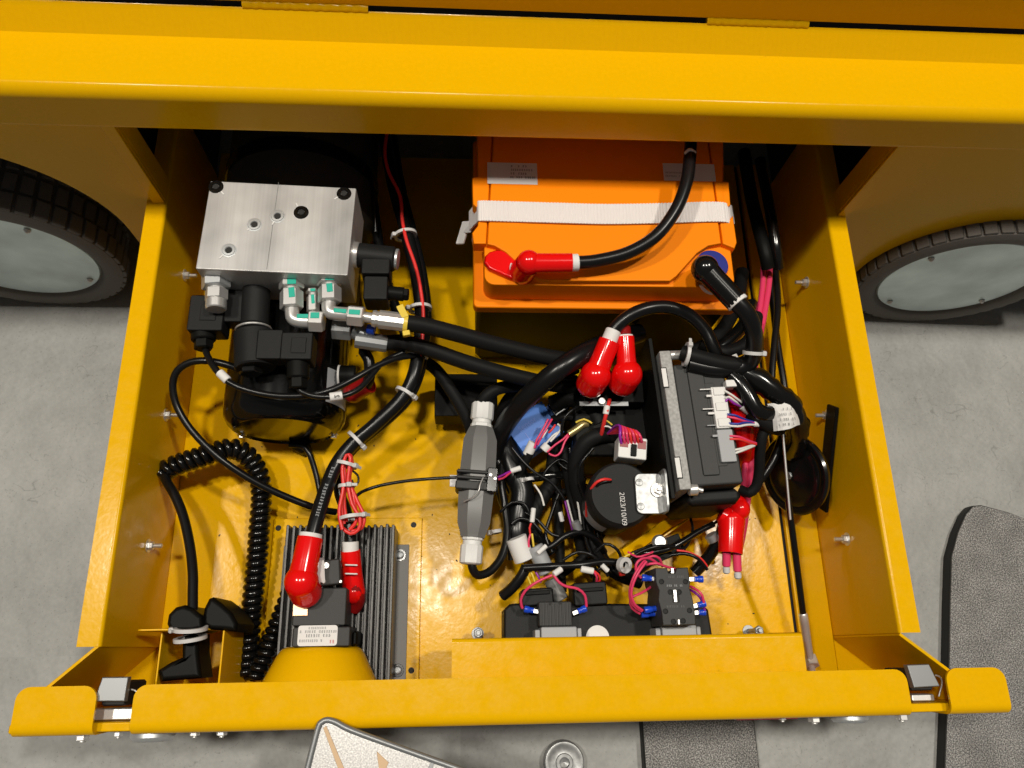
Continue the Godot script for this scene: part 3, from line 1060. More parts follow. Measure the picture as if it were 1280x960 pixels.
func din(t: Node3D, box: Array, neck: Array, plug: Array, pr: float, nut: Array, nr: float, h: float) -> void:
	din_box(t, box, h, 0.028)
	din_box(t, neck, h - 0.004, 0.022)
	var a := at((box[0] + box[1]) * 0.5, (box[2] + box[3]) * 0.5, h)
	var s := Shape.new()
	var w := (at(box[1], box[2], h).x - at(box[0], box[2], h).x) * 0.30
	s.box(a + Vector3(w * 0.25, 0.0002, 0), Vector3(w * 1.7, 0.0016, w * 1.9), Basis.IDENTITY, 0.0007)
	part(t, "cover_panel", s, M.plastic)
	part(t, "cable_gland", Shape.new().rod(over(plug[0], plug[1] - 4, h - 0.014, pr), over(plug[0], plug[2] - 3, h - 0.014, pr), pr, 22, 0.0015), M.black)
	var hx := Shape.new()
	hexrod(hx, over(nut[0], nut[1] - 4, h - 0.014, nr), over(nut[0], nut[2] - 5, h - 0.014, nr), nr)
	part(t, "gland_nut", hx, M.black)

func fitting(t: Node3D, q: Array, h: float, r: float) -> void:
	var s := Shape.new()
	hexrod(s, over(q[0], q[1], h, r), over(q[0], q[2] - 2.0, h, r), r * 1.08)
	part(t, "lock_nut", s, M.steel)
	var s2 := Shape.new()
	s2.rod(over(q[0], q[2] - 3.0, h, r), over(q[0], q[2] + 3.0, h, r), r * 0.72, 18)
	hexrod(s2, over(q[0], q[2] + 1.0, h, r), over(q[0], q[3] - 3.0, h, r), r)
	part(t, "fitting_body", s2, M.steel)
	var w := r * 0.5
	mark(t, at(q[0] - 0.5, q[1] + 1.5, h + r * 0.96), at(q[0] - 0.5, q[2] - 2.0, h + r * 0.96), w * 1.5)
	mark(t, at(q[0] - 1, q[2] + 2.0, h + r * 0.885), at(q[0], q[2] + 0.55 * (q[3] - q[2]), h + r * 0.885), w)

func over(x: float, y: float, h: float, r: float) -> Vector3:   # a point on an axis, measured at the upper side of the body
	return Vector3(at(x, y, h).x, h, at(x, y, h + r).z)

func elbow(t: Node3D, list: Array, r: float) -> void:
	part(t, "elbow", Shape.new().tube(smooth(run(list), 0.002), r, 16), M.steel)

# ------------------------------------------------------------------ battery
func plan(list: Array, h: float) -> PackedVector2Array:
	var o := PackedVector2Array()
	for q in list:
		var p := at(q[0], q[1], h)
		o.append(Vector2(p.x, p.z))
	return o

func build_battery() -> void:
	var t := thing("battery", "battery with orange lid and black case strapped behind the controller", "battery", Vector3(0.156, 0.004, -0.45))
	var X := Vector3.RIGHT
	var Z := Vector3(0, 0, 1)
	part(t, "case", Shape.new().slab(Vector3(0.0165, 0.004, -0.560), Vector3(0.2985, 0.162, -0.3535), 0.006), M.black)
	part(t, "lid_rim", Shape.new().prism(rounded(Vector2(0.0115, -0.565), Vector2(0.3035, -0.3490), 0.006), Vector3(0, 0.1600, 0), X, Z, -0.0125, 0.0025), M.orange)
	var low := part(t, "lid", Shape.new().prism(rounded(Vector2(0.0225, -0.563), Vector2(0.2905, -0.3590), 0.011), Vector3(0, 0.1724, 0), X, Z, -0.0352, 0.0016), M.orange)
	# the raised middle of the lid, cut back round both terminals
	var H := 0.2155
	var mid := PackedVector2Array([Vector2(0.0345, -0.560), Vector2(0.2760, -0.560)])
	mid.append_array(plan([[902, 304], [886, 307], [872, 316], [846, 345], [838, 351]], H))
	mid.append_array(plan([[690, 351], [676, 350], [660, 343], [644, 326], [632, 315], [618, 307], [609, 305]], H))
	part(low, "raised_lid", Shape.new().prism(mid, Vector3(0, 0.207, 0), X, Z, -0.0085, 0.0016), M.orange)
	# side wings with the strap slots
	var lw := plan([[608, 304], [592, 304], [590, 290], [597, 281], [599, 262], [591, 254], [590, 221], [597, 219], [597, 200]], H)
	lw.append(Vector2(0.0150, -0.558))
	lw.append(Vector2(0.0335, -0.558))
	part(low, "lid_wing", Shape.new().prism(lw, Vector3(0, 0.199, 0), X, Z, -0.0155, 0.0016), M.orange)
	var rw := plan([[904, 304], [919, 310], [922, 302], [917, 268], [912, 274], [908, 262], [914, 255], [912, 226], [905, 225]], H)
	rw.append(Vector2(0.2965, -0.558))
	rw.append(Vector2(0.2770, -0.558))
	part(low, "lid_wing", Shape.new().prism(rw, Vector3(0, 0.199, 0), X, Z, -0.0155, 0.0016), M.orange)
	# printed labels
	var a := at(609, 203, H)
	var b := at(672, 231, H)
	var l1 := part(t, "data_label", Shape.new().slab(Vector3(a.x, H, a.z), Vector3(b.x, H + 0.0004, b.z), 0.0001), M.paper)
	for k in 4:
		small_print(l1, "print", at(652, 208 + k * 4.6, H + 0.0004), X, Vector3(0, 0, -1), 0.024 if k < 3 else 0.030, 0.0026, M.ink, 300 + k, [0.9, 1.0, 0.7, 1.0][k])
	a = at(828, 204, H)
	b = at(895, 227, H)
	var l2 := part(t, "warning_label", Shape.new().slab(Vector3(a.x, H, a.z), Vector3(b.x, H + 0.0004, b.z), 0.0001), M.paper)
	for k in 2:
		small_print(l2, "print", at(845, 216 + k * 4.2, H + 0.0004), X, Vector3(0, 0, -1), 0.024, 0.002, M.grey_ink, 320 + k)
	# terminals
	part(t, "negative_terminal", Shape.new().lathe(at(889, 333, 0.207), Vector3.UP, [[0, 0.0175], [0.0035, 0.0175], [0.0045, 0.0165], [0.0045, 0]], 32), M.ring_blue)
	# the webbing strap over the lid
	var s := Shape.new()
	var c := PackedVector3Array()
	var wv := PackedFloat32Array()
	var top := [[601, 263, 0.2172], [640, 264, 0.2178], [700, 266, 0.2185], [760, 268, 0.2182], [830, 267, 0.2182], [880, 265, 0.2180], [903, 265, 0.2172], [911, 267, 0.2120], [914, 268, 0.195], [916, 268, 0.150]]
	var left := [[587, 276, 0.170], [592, 270, 0.190], [597, 265, 0.2085]]
	var pts := smooth(run(left + top), 0.0036)
	strap(s, pts, 0.0245)
	solo("webbing_strap", "white webbing strap lying across the orange battery lid", "strap", s, M.webbing)
	var bk := Shape.new()
	var q := at(579, 291, 0.16)
	bk.box(q, Vector3(0.011, 0.004, 0.031), Basis(Vector3.UP, -0.25) * Basis(Vector3(0, 0, 1), 0.5), 0.0015)
	bk.box(q + Vector3(0.009, 0.006, -0.006), Vector3(0.014, 0.002, 0.022), Basis(Vector3.UP, -0.5) * Basis(Vector3(0, 0, 1), 0.8), 0.0008)
	solo("strap_buckle", "grey plastic strap buckle hanging at the left side of the battery", "buckle", bk, M.nylon)
	# positive lead: flat red cover, boot, black cable rising behind the beam
	var p := thing("battery_cable", "black battery cable with red boot running across the orange lid", "cable", at(660, 330, 0.2165))
	var fl := Shape.new()
	var pts2 := run([[620, 326, 0.2095], [632, 332, 0.2095], [648, 339, 0.2095]])
	var flap := PackedVector2Array()
	for e in [[605, 328], [606, 320], [612, 314], [622, 311.5], [632, 313], [641, 320], [652, 332], [655, 345], [648, 351], [638, 348], [622, 341], [611, 336]]:
		var w := at(e[0], e[1], 0.213)
		flap.append(Vector2(w.x, w.z))
	fl.prism(flap, Vector3(0, 0.2080, 0), X, Z, -0.006, 0.0028)
	part(p, "boot_flap", fl, M.red)
	var sk := Shape.new()
	sk.lathe(at(652, 341, 0.208), Vector3(at(660, 330, 0.232) - at(652, 341, 0.208)), [[0, 0], [0, 0.0135], [0.002, 0.0142], [0.012, 0.0136], [0.026, 0.0130]], 28)
	sk.ball(at(661, 328, 0.233), Vector3.ONE * 0.0128, Basis.IDENTITY, 28, 18)
	var n0 := at(662, 329, 0.233)
	var n1 := at(715, 328.5, 0.235)
	sk.lathe(n0, n1 - n0, [[0, 0.0108], [0.012, 0.0100], [0.036, 0.0098], [n0.distance_to(n1), 0.0098], [n0.distance_to(n1), 0.007]], 24)
	part(p, "terminal_boot", sk, M.red)
	part(p, "rim_line", Shape.new().tube(smooth(run([[639, 329, 0.2155], [637.5, 335, 0.2155], [640, 342, 0.2155], [645.5, 348, 0.2155]]), 0.002), 0.0006, 6), M.white)
	sleeve(p, at(714, 328.5, 0.235), at(723, 328, 0.235), 0.0088)
	cable(p, [[718, 328, 0.235], [745, 326, 0.236], [785, 316, 0.240], [820, 295, 0.246], [845, 262, 0.252], [858, 228, 0.256], [862, 200, 0.256], [863, 186, 0.250], [864, 168, 0.235]], 0.0067, M.cable)
	part(p, "grommet", Shape.new().tube(smooth(run([[856, 192, 0.258], [862, 187, 0.262], [869, 191, 0.258]]), 0.002), 0.0018, 8), M.nylon)
	# negative lead
	var g := thing("battery_cable", "black battery cable with black boot curving down from the blue terminal ring", "cable", at(884, 338, 0.21))
	var nb := Shape.new()
	var m0 := at(881, 336, 0.238)
	nb.lathe(at(886, 345, 0.206), m0 - at(886, 345, 0.206), [[0, 0.0145], [0.030, 0.0140]], 28)
	nb.ball(m0, Vector3.ONE * 0.0142, Basis.IDENTITY, 28, 18)
	var m1 := at(921, 378, 0.236)
	nb.lathe(m0, m1 - m0, [[0, 0.0128], [0.015, 0.0118], [m0.distance_to(m1), 0.0112], [m0.distance_to(m1), 0.008]], 24)
	part(g, "terminal_boot", nb, M.black_gloss)
	part(g, "white_ring", Shape.new().lathe(at(888, 352, 0.206), Vector3(0.2, 1, 0.1), [[0, 0.0150], [0.004, 0.0154], [0.005, 0.0146]], 28), M.white)
	sleeve(g, at(919.5, 376, 0.236), at(923, 380, 0.236), 0.0115)
	var q2 := cable(g, [[918, 375, 0.236], [932, 390, 0.232], [941, 410, 0.22], [943, 432, 0.20], [938, 452, 0.180], [920, 461, 0.172], [890, 461, 0.172], [860, 455, 0.172]], 0.0092, M.cable)
	tie(g, at(941, 441, 0.193), Vector3(-0.05, -0.5, 1), 0.0096, Vector3(1, 0.2, 0.2))

func strap(s: Shape, p: PackedVector3Array, width: float) -> void:
	# woven tape with fine cross ribs
	var n := p.size()
	var z := Vector3(0, 0, 1) * width * 0.5
	for i in n - 1:
		var d := (p[i + 1] - p[i]).normalized()
		var up := Vector3(0, 0, 1).cross(d).normalized()
		var wob := Vector3(0, 0, 0.0005 * sin(i * 0.07))
		var k := 1
		for j in k:
			var a := p[i].lerp(p[i + 1], float(j) / k) + wob
			var b := p[i].lerp(p[i + 1], (j + 1.0) / k) + wob
			var m := (a + b) * 0.5 + up * 0.0011
			var na := (up - d * 0.9).normalized()
			var nb := (up + d * 0.9).normalized()
			s.quad(a - z, a + z, m + z, m - z, na, na, up, up)
			s.quad(m - z, m + z, b + z, b - z, up, up, nb, nb)
			for e in [-1.0, 1.0]:
				s.flat(a + z * e, b + z * e, b + z * e - up * 0.0014, a + z * e - up * 0.0014, Vector3(0, 0, e))
			s.flat(a - z - up * 0.0014, a + z - up * 0.0014, b + z - up * 0.0014, b - z - up * 0.0014, -up)

# ------------------------------------------------------------------ charger and stop switch
func build_charger() -> void:
	var X := Vector3.RIGHT
	var Z := Vector3(0, 0, 1)
	var t := thing("battery_charger", "black finned aluminium charger lying on the drawer floor behind the front flange", "charger", Vector3(-0.13, 0.003, -0.05))
	part(t, "housing", Shape.new().slab(Vector3(-0.194, 0.006, -0.133), Vector3(-0.0745, 0.044, 0.030), 0.001), M.heat_sink)
	var n := 18
	for i in n:
		var x := lerpf(-0.1925, -0.0760, float(i) / (n - 1))
		part(t, "fin", Shape.new().slab(Vector3(x - 0.0017, 0.040, -0.134 + 0.001 * (i % 2)), Vector3(x + 0.0017, 0.059 if i < n - 2 else 0.062, 0.030), 0.0009), M.heat_sink)
	part(t, "base_plate", Shape.new().slab(Vector3(-0.207, 0.0032, -0.118), Vector3(-0.0615, 0.0062, 0.033), 0.0006), M.plate_grey)
	for q in [[500, 694], [497, 838], [514, 772]]:
		if q[0] == 514:
			continue
		var p := at(q[0], q[1], 0.0063)
		var s := Shape.new()
		s.rod(p, p + Vector3(0, 0.001, 0), 0.0072, 20, 0.0003)
		var sw := part(t, "screw", s, M.black_gloss)
		var hd := Shape.new()
		hd.lathe(p + Vector3(0, 0.001, 0), Vector3.UP, [[0, 0.0046], [0.0028, 0.0044], [0.0034, 0.0036], [0.0034, 0.0022], [0.0012, 0.0020], [0.0012, 0]], 20)
		part(sw, "screw_head", hd, M.dull_zinc)
	# stop switch: square body behind its turned housing
	var e := thing("stop_switch", "black square stop switch body with white label behind the round yellow housing", "switch", Vector3(-0.145, 0.03, -0.035))
	var a := at(366, 784, 0.104)
	var b := at(444, 811, 0.104)
	part(e, "switch_body", Shape.new().slab(Vector3(a.x, 0.030, a.z), Vector3(at(438, 784, 0.104).x, 0.104, -0.0045), 0.0018), M.grey_plastic)
	var a2 := at(368, 735, 0.102)
	part(e, "contact_chamber", Shape.new().slab(Vector3(a2.x, 0.030, a2.z), Vector3(at(434, 735, 0.102).x, 0.1025, a.z - 0.0008), 0.0018), M.grey_plastic)
	part(e, "side_cover", Shape.new().slab(Vector3(at(438, 784, 0.104).x + 0.0003, 0.03, a.z + 0.004), Vector3(b.x, 0.092, -0.005), 0.003), M.black)
	var l0 := at(373, 782, 0.1043)
	var l1 := at(421, 807, 0.1043)
	var poly := rounded(Vector2(l0.x, l0.z), Vector2(l1.x, l1.z), 0.003)
	var lb := part(e, "label", Shape.new().prism(poly, Vector3(0, 0.1038, 0), X, Z, -0.0006, 0.0001), M.paper)
	small_print(lb, "print", at(397, 785, 0.1044), X, -Z, 0.018, 0.0022, M.grey_ink, 401)
	small_print(lb, "print", at(397, 789.5, 0.1044), X, -Z, 0.036, 0.0024, M.grey_ink, 402)
	small_print(lb, "print", at(396, 794.5, 0.1044), X, -Z, 0.028, 0.0028, M.grey_ink, 403)
	small_print(lb, "print", at(390, 801, 0.1044), X, -Z, 0.026, 0.0024, M.grey_ink, 404)
	small_print(lb, "red_stamp", at(413, 802, 0.1044), X, -Z, 0.007, 0.0032, M.red_ink, 405)
	part(e, "copper_tab", Shape.new().slab(at(367, 752, 0.103), Vector3(at(386, 752, 0.103).x, 0.1048, at(380, 770, 0.103).z), 0.0006), M.copper)
	var mw := Shape.new()
	var m0 := at(412, 716, 0.104)
	mw.box(m0, Vector3(0.023, 0.012, 0.026), Basis(Vector3.UP, 0.1), 0.002)
	part(e, "micro_switch", mw, M.grey_plastic)
	for q in [[408, 707, 0.0035], [405, 727, 0.0022], [426, 727, 0.0018]]:
		var p := at(q[0], q[1], 0.110)
		part(e, "screw", Shape.new().rod(p, p + Vector3(0, 0.0018, 0), q[2], 14), M.steel)
	part(e, "side_lever", Shape.new().prism(PackedVector2Array([Vector2(0, 0), Vector2(0.010, 0.0), Vector2(0.0075, -0.022), Vector2(0.003, -0.022)]), at(394, 728, 0.114), X, Z, 0.0012, 0.0003), M.white)
	part(e, "switch_lever", Shape.new().prism(PackedVector2Array([Vector2(0, 0), Vector2(0.013, 0.0), Vector2(0.009, -0.024), Vector2(0.004, -0.024)]), at(392, 727, 0.106), X, Z, 0.0012, 0.0003), M.zinc)
	# heavy leads with red boots
	var g := thing("switch_cable", "thick black cable with round red boot on the left of the stop switch", "cable", at(377, 735, 0.1), "red booted cables of the stop switch")
	boot(g, at(388, 672, 0.128), at(377, 727, 0.128), 0.0130, 0.0172, 0.026, M.red, Vector3(0.1, 0, 0.55))
	part(g, "white_ring", Shape.new().lathe(at(389, 667, 0.128), at(377, 728, 0.128) - at(389, 667, 0.128), [[0, 0.0085], [0, 0.0115], [0.006, 0.0118], [0.006, 0.0085]], 20), M.paper)
	cable(g, [[388, 680, 0.128], [395, 652, 0.126], [406, 616, 0.12], [420, 582, 0.115], [440, 556, 0.115], [470, 530, 0.12], [503, 497, 0.125], [517, 470, 0.13], [523, 440, 0.13], [527, 400, 0.13], [522, 350, 0.13], [508, 290, 0.13], [492, 230, 0.13], [480, 165, 0.13]], 0.0078, M.cable)
	for k in 2:
		var q0 := at(399 + 9 * k, 640 - 30 * k, 0.134)
		var q1 := at(405 + 10 * k, 620 - 28 * k, 0.132)
		var dr := (q0 - q1).normalized()
		small_print(g, "cable_print", (q0 + q1) * 0.5 + Vector3(-0.001, 0.0002, 0), -dr, Vector3.UP.cross(-dr).normalized(), 0.026, 0.0034, M.lamp_grey, 470 + k)
	var g2 := thing("switch_cable", "black cable with shaded red boot on the right of the stop switch", "cable", at(440, 720, 0.05), "red booted cables of the stop switch")
	boot(g2, at(438, 688, 0.085), at(442, 740, 0.072), 0.0105, 0.0125, 0.0, M.red)
	part(g2, "boot_tail", Shape.new().tube(smooth(run([[441, 732, 0.078], [446, 742, 0.074], [447, 750, 0.066], [442, 760, 0.058]]), 0.003), 0.0082, 14), M.dark_red)
	for k in 2:
		part(g2, "boot_rib", Shape.new().rod(at(431, 706 + k * 11, 0.096), at(447, 706.5 + k * 11, 0.096), 0.0008, 8), M.white)
	sleeve(g2, at(438, 677, 0.087), at(438, 690, 0.085), 0.0090)
	cable(g2, [[438, 690, 0.085], [438, 668, 0.087], [433, 640, 0.088], [424, 612, 0.09], [428, 580, 0.095], [446, 556, 0.10], [474, 533, 0.11], [508, 500, 0.118], [524, 466, 0.12], [530, 430, 0.118], [533, 390, 0.118], [527, 340, 0.118], [515, 290, 0.118], [500, 230, 0.115], [490, 165, 0.11]], 0.0062, M.cable)
	# the coiled red bundle tied to them
	var r := thing("red_wire_bundle", "coil of thin red wire tied to the black cables with white ties", "wire", at(436, 620, 0.1))
	var loops := [
		[[428, 662, 0.112], [424, 640, 0.114], [429, 610, 0.116], [428, 585, 0.118], [433, 569, 0.12], [438, 572, 0.12], [436, 590, 0.118], [435, 606, 0.116], [440, 630, 0.114], [450, 648, 0.112], [448, 662, 0.11], [438, 667, 0.108], [428, 660, 0.108]],
		[[430, 655, 0.106], [427, 630, 0.110], [431, 600, 0.113], [430, 575, 0.116], [436, 567, 0.118], [440, 577, 0.116], [437, 600, 0.113], [446, 625, 0.110], [455, 645, 0.108], [452, 660, 0.106], [440, 664, 0.104]],
		[[433, 652, 0.104], [430, 625, 0.108], [434, 602, 0.112], [440, 612, 0.112], [443, 630, 0.110], [446, 650, 0.106], [437, 662, 0.103]],
	]
	for l in loops:
		cable(r, l, 0.0021, M.red_wire, "wire", 8)
	tie(r, at(432, 581, 0.113), at(426, 610, 0.113) - at(436, 575, 0.113), 0.0115, Vector3(1, 0.6, 0.3))
	tie(r, at(433, 608, 0.110), at(433, 630, 0.110) - at(433, 600, 0.110), 0.0080, Vector3(0.4, 1, 0))
	tie(r, at(440, 647, 0.107), at(441, 665, 0.107) - at(438, 635, 0.107), 0.0135, Vector3(1, 0.5, 0.3))
	tie(g, at(446, 551, 0.112), at(470, 530, 0.112) - at(430, 566, 0.112), 0.0125, Vector3(0.8, 0.6, 0.6))
	tie(g, at(507, 492, 0.124), at(516, 473, 0.124) - at(495, 505, 0.124), 0.0115, Vector3(0.8, 0.4, 0.4))
	tie(g, at(522, 444, 0.13), Vector3(0.1, 0, -1), 0.011, Vector3(-0.4, 1, 0))
	tie(g, at(525, 386, 0.13), Vector3(-0.1, 0, -1), 0.0125, Vector3(-1, 0.4, 0))
	tie(g, at(507, 294, 0.13), Vector3(-0.2, 0, -1), 0.0125, Vector3(-1, 0.4, 0))

# ------------------------------------------------------------------ motor controller, contactor, alarm, sensor
func build_controller() -> void:
	var H := 0.172
	var a := at(831, 438, H)
	var b := at(857.5, 612, H)
	var z := (b - a).normalized()
	var x := Vector3.UP.cross(z).normalized()
	var B := Basis(x, Vector3.UP, z)
	var L := a.distance_to(b)
	var mid := (a + b) * 0.5
	var t := thing("motor_controller", "black motor controller on a raw aluminium base standing on edge", "controller", Vector3(mid.x + 0.03, 0.03, mid.z))
	part(t, "base", Shape.new().box(mid - Vector3.UP * 0.065, Vector3(0.0128, 0.13, L), B, 0.0012), M.cast)
	for k in [-1.0, 1.0]:
		part(t, "slot_frame", Shape.new().box(mid - x * 0.0044 + z * k * (L * 0.5 - 0.027 + 0.004 * k) + Vector3(0, 0.0001, 0), Vector3(0.0064, 0.0010, 0.0232), B, 0.0003), M.dark)
		part(t, "slot_plate", Shape.new().box(mid - x * 0.0046 + z * k * (L * 0.5 - 0.027 + 0.004 * k) + Vector3(0, 0.0002, 0), Vector3(0.0052, 0.0016, 0.021), B, 0.0004), M.white)
	part(t, "bracket_plate", Shape.new().box(mid - x * 0.0135 - z * 0.004 - Vector3.UP * 0.066, Vector3(0.0045, 0.128, L + 0.024), B, 0.0008), M.black)
	# body: two stepped covers and a rounded foot
	var bw := 0.056
	part(t, "cover", Shape.new().box(mid + x * (0.0068 + bw * 0.5) + z * 0.006 - Vector3.UP * 0.0495, Vector3(bw, 0.093, L - 0.018), B, 0.003), M.grey_plastic)
	part(t, "cover_front", Shape.new().box(mid + x * (0.0068 + bw * 0.54) + z * (L * 0.5 + 0.004) - Vector3.UP * 0.075, Vector3(bw * 1.08, 0.10, 0.018), B, 0.007), M.plastic)
	part(t, "cover_ridge", Shape.new().box(mid + x * 0.030 + z * 0.0 - Vector3.UP * 0.004, Vector3(0.018, 0.006, L - 0.026), B, 0.0015), M.grey_plastic)
	var so := at(887, 530, 0.170)
	part(t, "socket", Shape.new().box(so + x * 0.002 - Vector3.UP * 0.014, Vector3(0.022, 0.028, 0.092), B, 0.0015), M.grey_plastic)
	part(t, "socket_wing", Shape.new().box(at(880, 482, 0.168) - Vector3.UP * 0.006, Vector3(0.012, 0.012, 0.012), B, 0.001), M.plastic)
	part(t, "socket_wing", Shape.new().box(at(890, 569, 0.168) - Vector3.UP * 0.006, Vector3(0.012, 0.012, 0.022), B, 0.001), M.plastic)
	var r1 := Shape.new()
	r1.rod(mid + x * 0.006 - z * (L * 0.5 - 0.004) - Vector3.UP * 0.006, mid + x * 0.020 - z * (L * 0.5 - 0.004) - Vector3.UP * 0.006, 0.0052, 20, 0.0008)
	part(t, "terminal_bolt", r1, M.steel)
	var r2 := Shape.new()
	r2.rod(mid + x * 0.005 + z * (L * 0.5 - 0.001) - Vector3.UP * 0.008, mid + x * 0.0145 + z * (L * 0.5 - 0.001) - Vector3.UP * 0.008, 0.0062, 20, 0.0010)
	r2.rod(mid + x * 0.0145 + z * (L * 0.5 - 0.001) - Vector3.UP * 0.008, mid + x * 0.020 + z * (L * 0.5 + 0.001) - Vector3.UP * 0.008, 0.0026, 12)
	part(t, "terminal_bolt", r2, M.steel)
	# yellow steel bracket the controller stands on
	var k := thing("controller_bracket", "yellow bracket with open window under the motor controller", "bracket", Vector3(mid.x, 0, mid.z))
	var h := 0.045
	part(k, "bracket_top", Shape.new().box(mid + x * 0.02 - Vector3.UP * (H - h + 0.002), Vector3(0.09, 0.003, L + 0.01), B, 0.001), M.yellow)
	var c0 := at(780, 693, 0.032)
	var c1 := at(872, 628, 0.032)
	var dd := (c1 - c0).normalized()
	part(k, "bracket_arm", Shape.new().box((c0 + c1) * 0.5, Vector3(0.013, 0.003, c0.distance_to(c1)), Basis(dd, 0.45) * Basis(Vector3.UP.cross(dd).normalized(), dd.cross(Vector3.UP.cross(dd)).normalized(), dd), 0.0008), M.yellow)
	part(k, "bracket_lip", Shape.new().box((c0 + c1) * 0.5 + Vector3(0.007, 0.005, 0.006), Vector3(0.0025, 0.010, c0.distance_to(c1)), Basis(Vector3.UP.cross(dd).normalized(), dd.cross(Vector3.UP.cross(dd)).normalized(), dd), 0.0008), M.yellow)
	part(k, "bracket_leg", Shape.new().slab(at(888, 648, 0.0) + Vector3(-0.045, 0.0, 0), at(888, 648, 0.0) + Vector3(0.005, 0.05, 0.003), 0.001), M.yellow)
	# white plug row with its wires
	var p := thing("connector_row", "white and grey plug row with colourful wires on the controller", "connector", at(900, 530, 0.16), "")
	var q0 := at(897, 483, 0.174)
	var q1 := at(912, 577, 0.174)
	var zz := (q1 - q0).normalized()
	var xx := Vector3.UP.cross(zz).normalized()
	var PB := Basis(xx, Vector3.UP, zz)
	var qm := q0.lerp(q1, 0.285)
	part(p, "white_housing", Shape.new().box(qm - Vector3.UP * 0.006, Vector3(0.0165, 0.014, q0.distance_to(q1) * 0.57 - 0.0006), PB, 0.0012), M.white)
	part(p, "grey_housing", Shape.new().box(q0.lerp(q1, 0.79) - Vector3.UP * 0.0065, Vector3(0.0170, 0.0135, q0.distance_to(q1) * 0.43), PB, 0.0012), M.lamp_grey)
	for i in 3:
		part(p, "latch_rib", Shape.new().box(q0.lerp(q1, 0.07 + 0.21 * i) + Vector3(0, 0.0014, 0), Vector3(0.012, 0.0018, 0.009), PB, 0.0006), M.white)
	for f in [[0.035, 0.012, 0.0014], [0.125, 0.006, 0.0026], [0.30, 0.012, 0.0014], [0.36, 0.007, 0.0026], [0.52, 0.010, 0.0014], [0.66, 0.006, 0.0026]]:
		var pc: Vector3 = q0.lerp(q1, f[0]) - xx * (0.008 + f[1] * 0.5)
		part(p, "pin", Shape.new().box(pc, Vector3(f[1], 0.002, f[2]), PB, 0.0004), M.white if f[0] < 0.5 else M.lamp_grey)
	part(p, "side_plug", Shape.new().box(at(912, 481, 0.172), Vector3(0.012, 0.012, 0.008), PB, 0.001), M.white)
	var wires := [
		[[905, 488, 0.176], [915, 494, 0.176], [923, 500, 0.172], [930, 505, 0.165], "white_wire"],
		[[906, 492, 0.177], [914, 498, 0.177], [922, 503, 0.172], [929, 507, 0.165], "black"],
		[[907, 498, 0.176], [911, 496, 0.178], [918, 501, 0.176], [927, 507, 0.165], "white_wire"],
		[[907, 502, 0.175], [911, 498, 0.176], [917, 504, 0.175], [926, 508, 0.165], "purple_wire"],
		[[909, 518, 0.175], [918, 519, 0.176], [930, 524, 0.172], [943, 528, 0.165], "blue_wire"],
		[[909, 521, 0.175], [920, 523, 0.177], [932, 527, 0.172], [943, 529, 0.165], "pink_wire"],
		[[910, 529, 0.175], [922, 530, 0.177], [933, 528, 0.173], [943, 530, 0.165], "blue_wire"],
		[[910, 532, 0.175], [922, 533, 0.176], [934, 531, 0.172], [944, 531, 0.165], "white_wire"],
		[[912, 545, 0.174], [924, 546, 0.174], [936, 551, 0.168], [945, 554, 0.16], "pink_wire"],
		[[912, 549, 0.174], [924, 549, 0.174], [936, 553, 0.168], [945, 555.5, 0.16], "red_wire"],
		[[914, 563, 0.172], [926, 561, 0.172], [936, 558, 0.166], [943, 556, 0.16], "white_wire"],
		[[914, 568, 0.172], [926, 564, 0.172], [936, 560, 0.166], [943, 557, 0.16], "white_wire"],
	]
	for w in wires:
		cable(p, w.slice(0, 4), 0.0013, M[w[4]], "wire", 8)
	sleeve(p, at(928, 506, 0.164), at(939, 515, 0.160), 0.0056)
	sleeve(p, at(942, 530, 0.165), at(955, 531, 0.158), 0.0030)
	# red protective sheaths behind the plug row
	var rs := thing("red_sheath", "bundle of bright red sheathed cables beside the white plug row", "cable", at(920, 520, 0.08))
	cable(rs, [[910, 480, 0.15], [918, 500, 0.146], [926, 525, 0.138], [930, 552, 0.118], [928, 575, 0.09]], 0.0135, M.red, "sheath", 14)
	cable(rs, [[914, 492, 0.15], [930, 514, 0.146], [942, 528, 0.135], [946, 548, 0.115]], 0.0115, M.red, "sheath", 14)
	# contactor below the two red boots
	var ct := thing("contactor", "black contactor with steel strip below two red boots", "contactor", at(765, 530, 0))
	var d0 := at(716, 492, 0.105)
	var d1 := at(812, 570, 0.105)
	part(ct, "body", Shape.new().slab(Vector3(d0.x, 0.004, d0.z), Vector3(d1.x, 0.105, d1.z), 0.003), M.black)
	part(ct, "top_block", Shape.new().slab(Vector3(d0.x + 0.008, 0.106, d0.z - 0.02), Vector3(d1.x - 0.006, 0.128, d0.z + 0.018), 0.002), M.black)
	part(ct, "steel_strip", Shape.new().slab(at(724, 502, 0.131), at(786, 507.5, 0.1325), 0.0005), M.dull_zinc)
	var sp := at(752, 502, 0.133)
	part(ct, "screw", Shape.new().rod(sp, sp + Vector3(0, 0.003, 0), 0.0042, 16), M.steel)
	for q in [[["boot_cable", "black cable arching to the left one of two red boots"], [762, 426, 0.178], [744, 470, 0.165], 0.0115, 0.0166, Vector3(-0.25, 0, 0.40), [757, 412, 0.182]], [["boot_cable", "short cable end with the right one of two red boots"], [781, 421, 0.176], [784, 468, 0.166], 0.0100, 0.0163, Vector3(-0.25, 0, 0.40), [781, 416, 0.176]]]:
		var bt := thing(q[0][0], q[0][1], "cable", at(q[2][0], q[2][1], 0.14), "red boots on the contactor")
		boot(bt, at(q[1][0], q[1][1], q[1][2]), at(q[2][0], q[2][1], q[2][2]), q[3], q[4], 0.021, M.red, q[5])
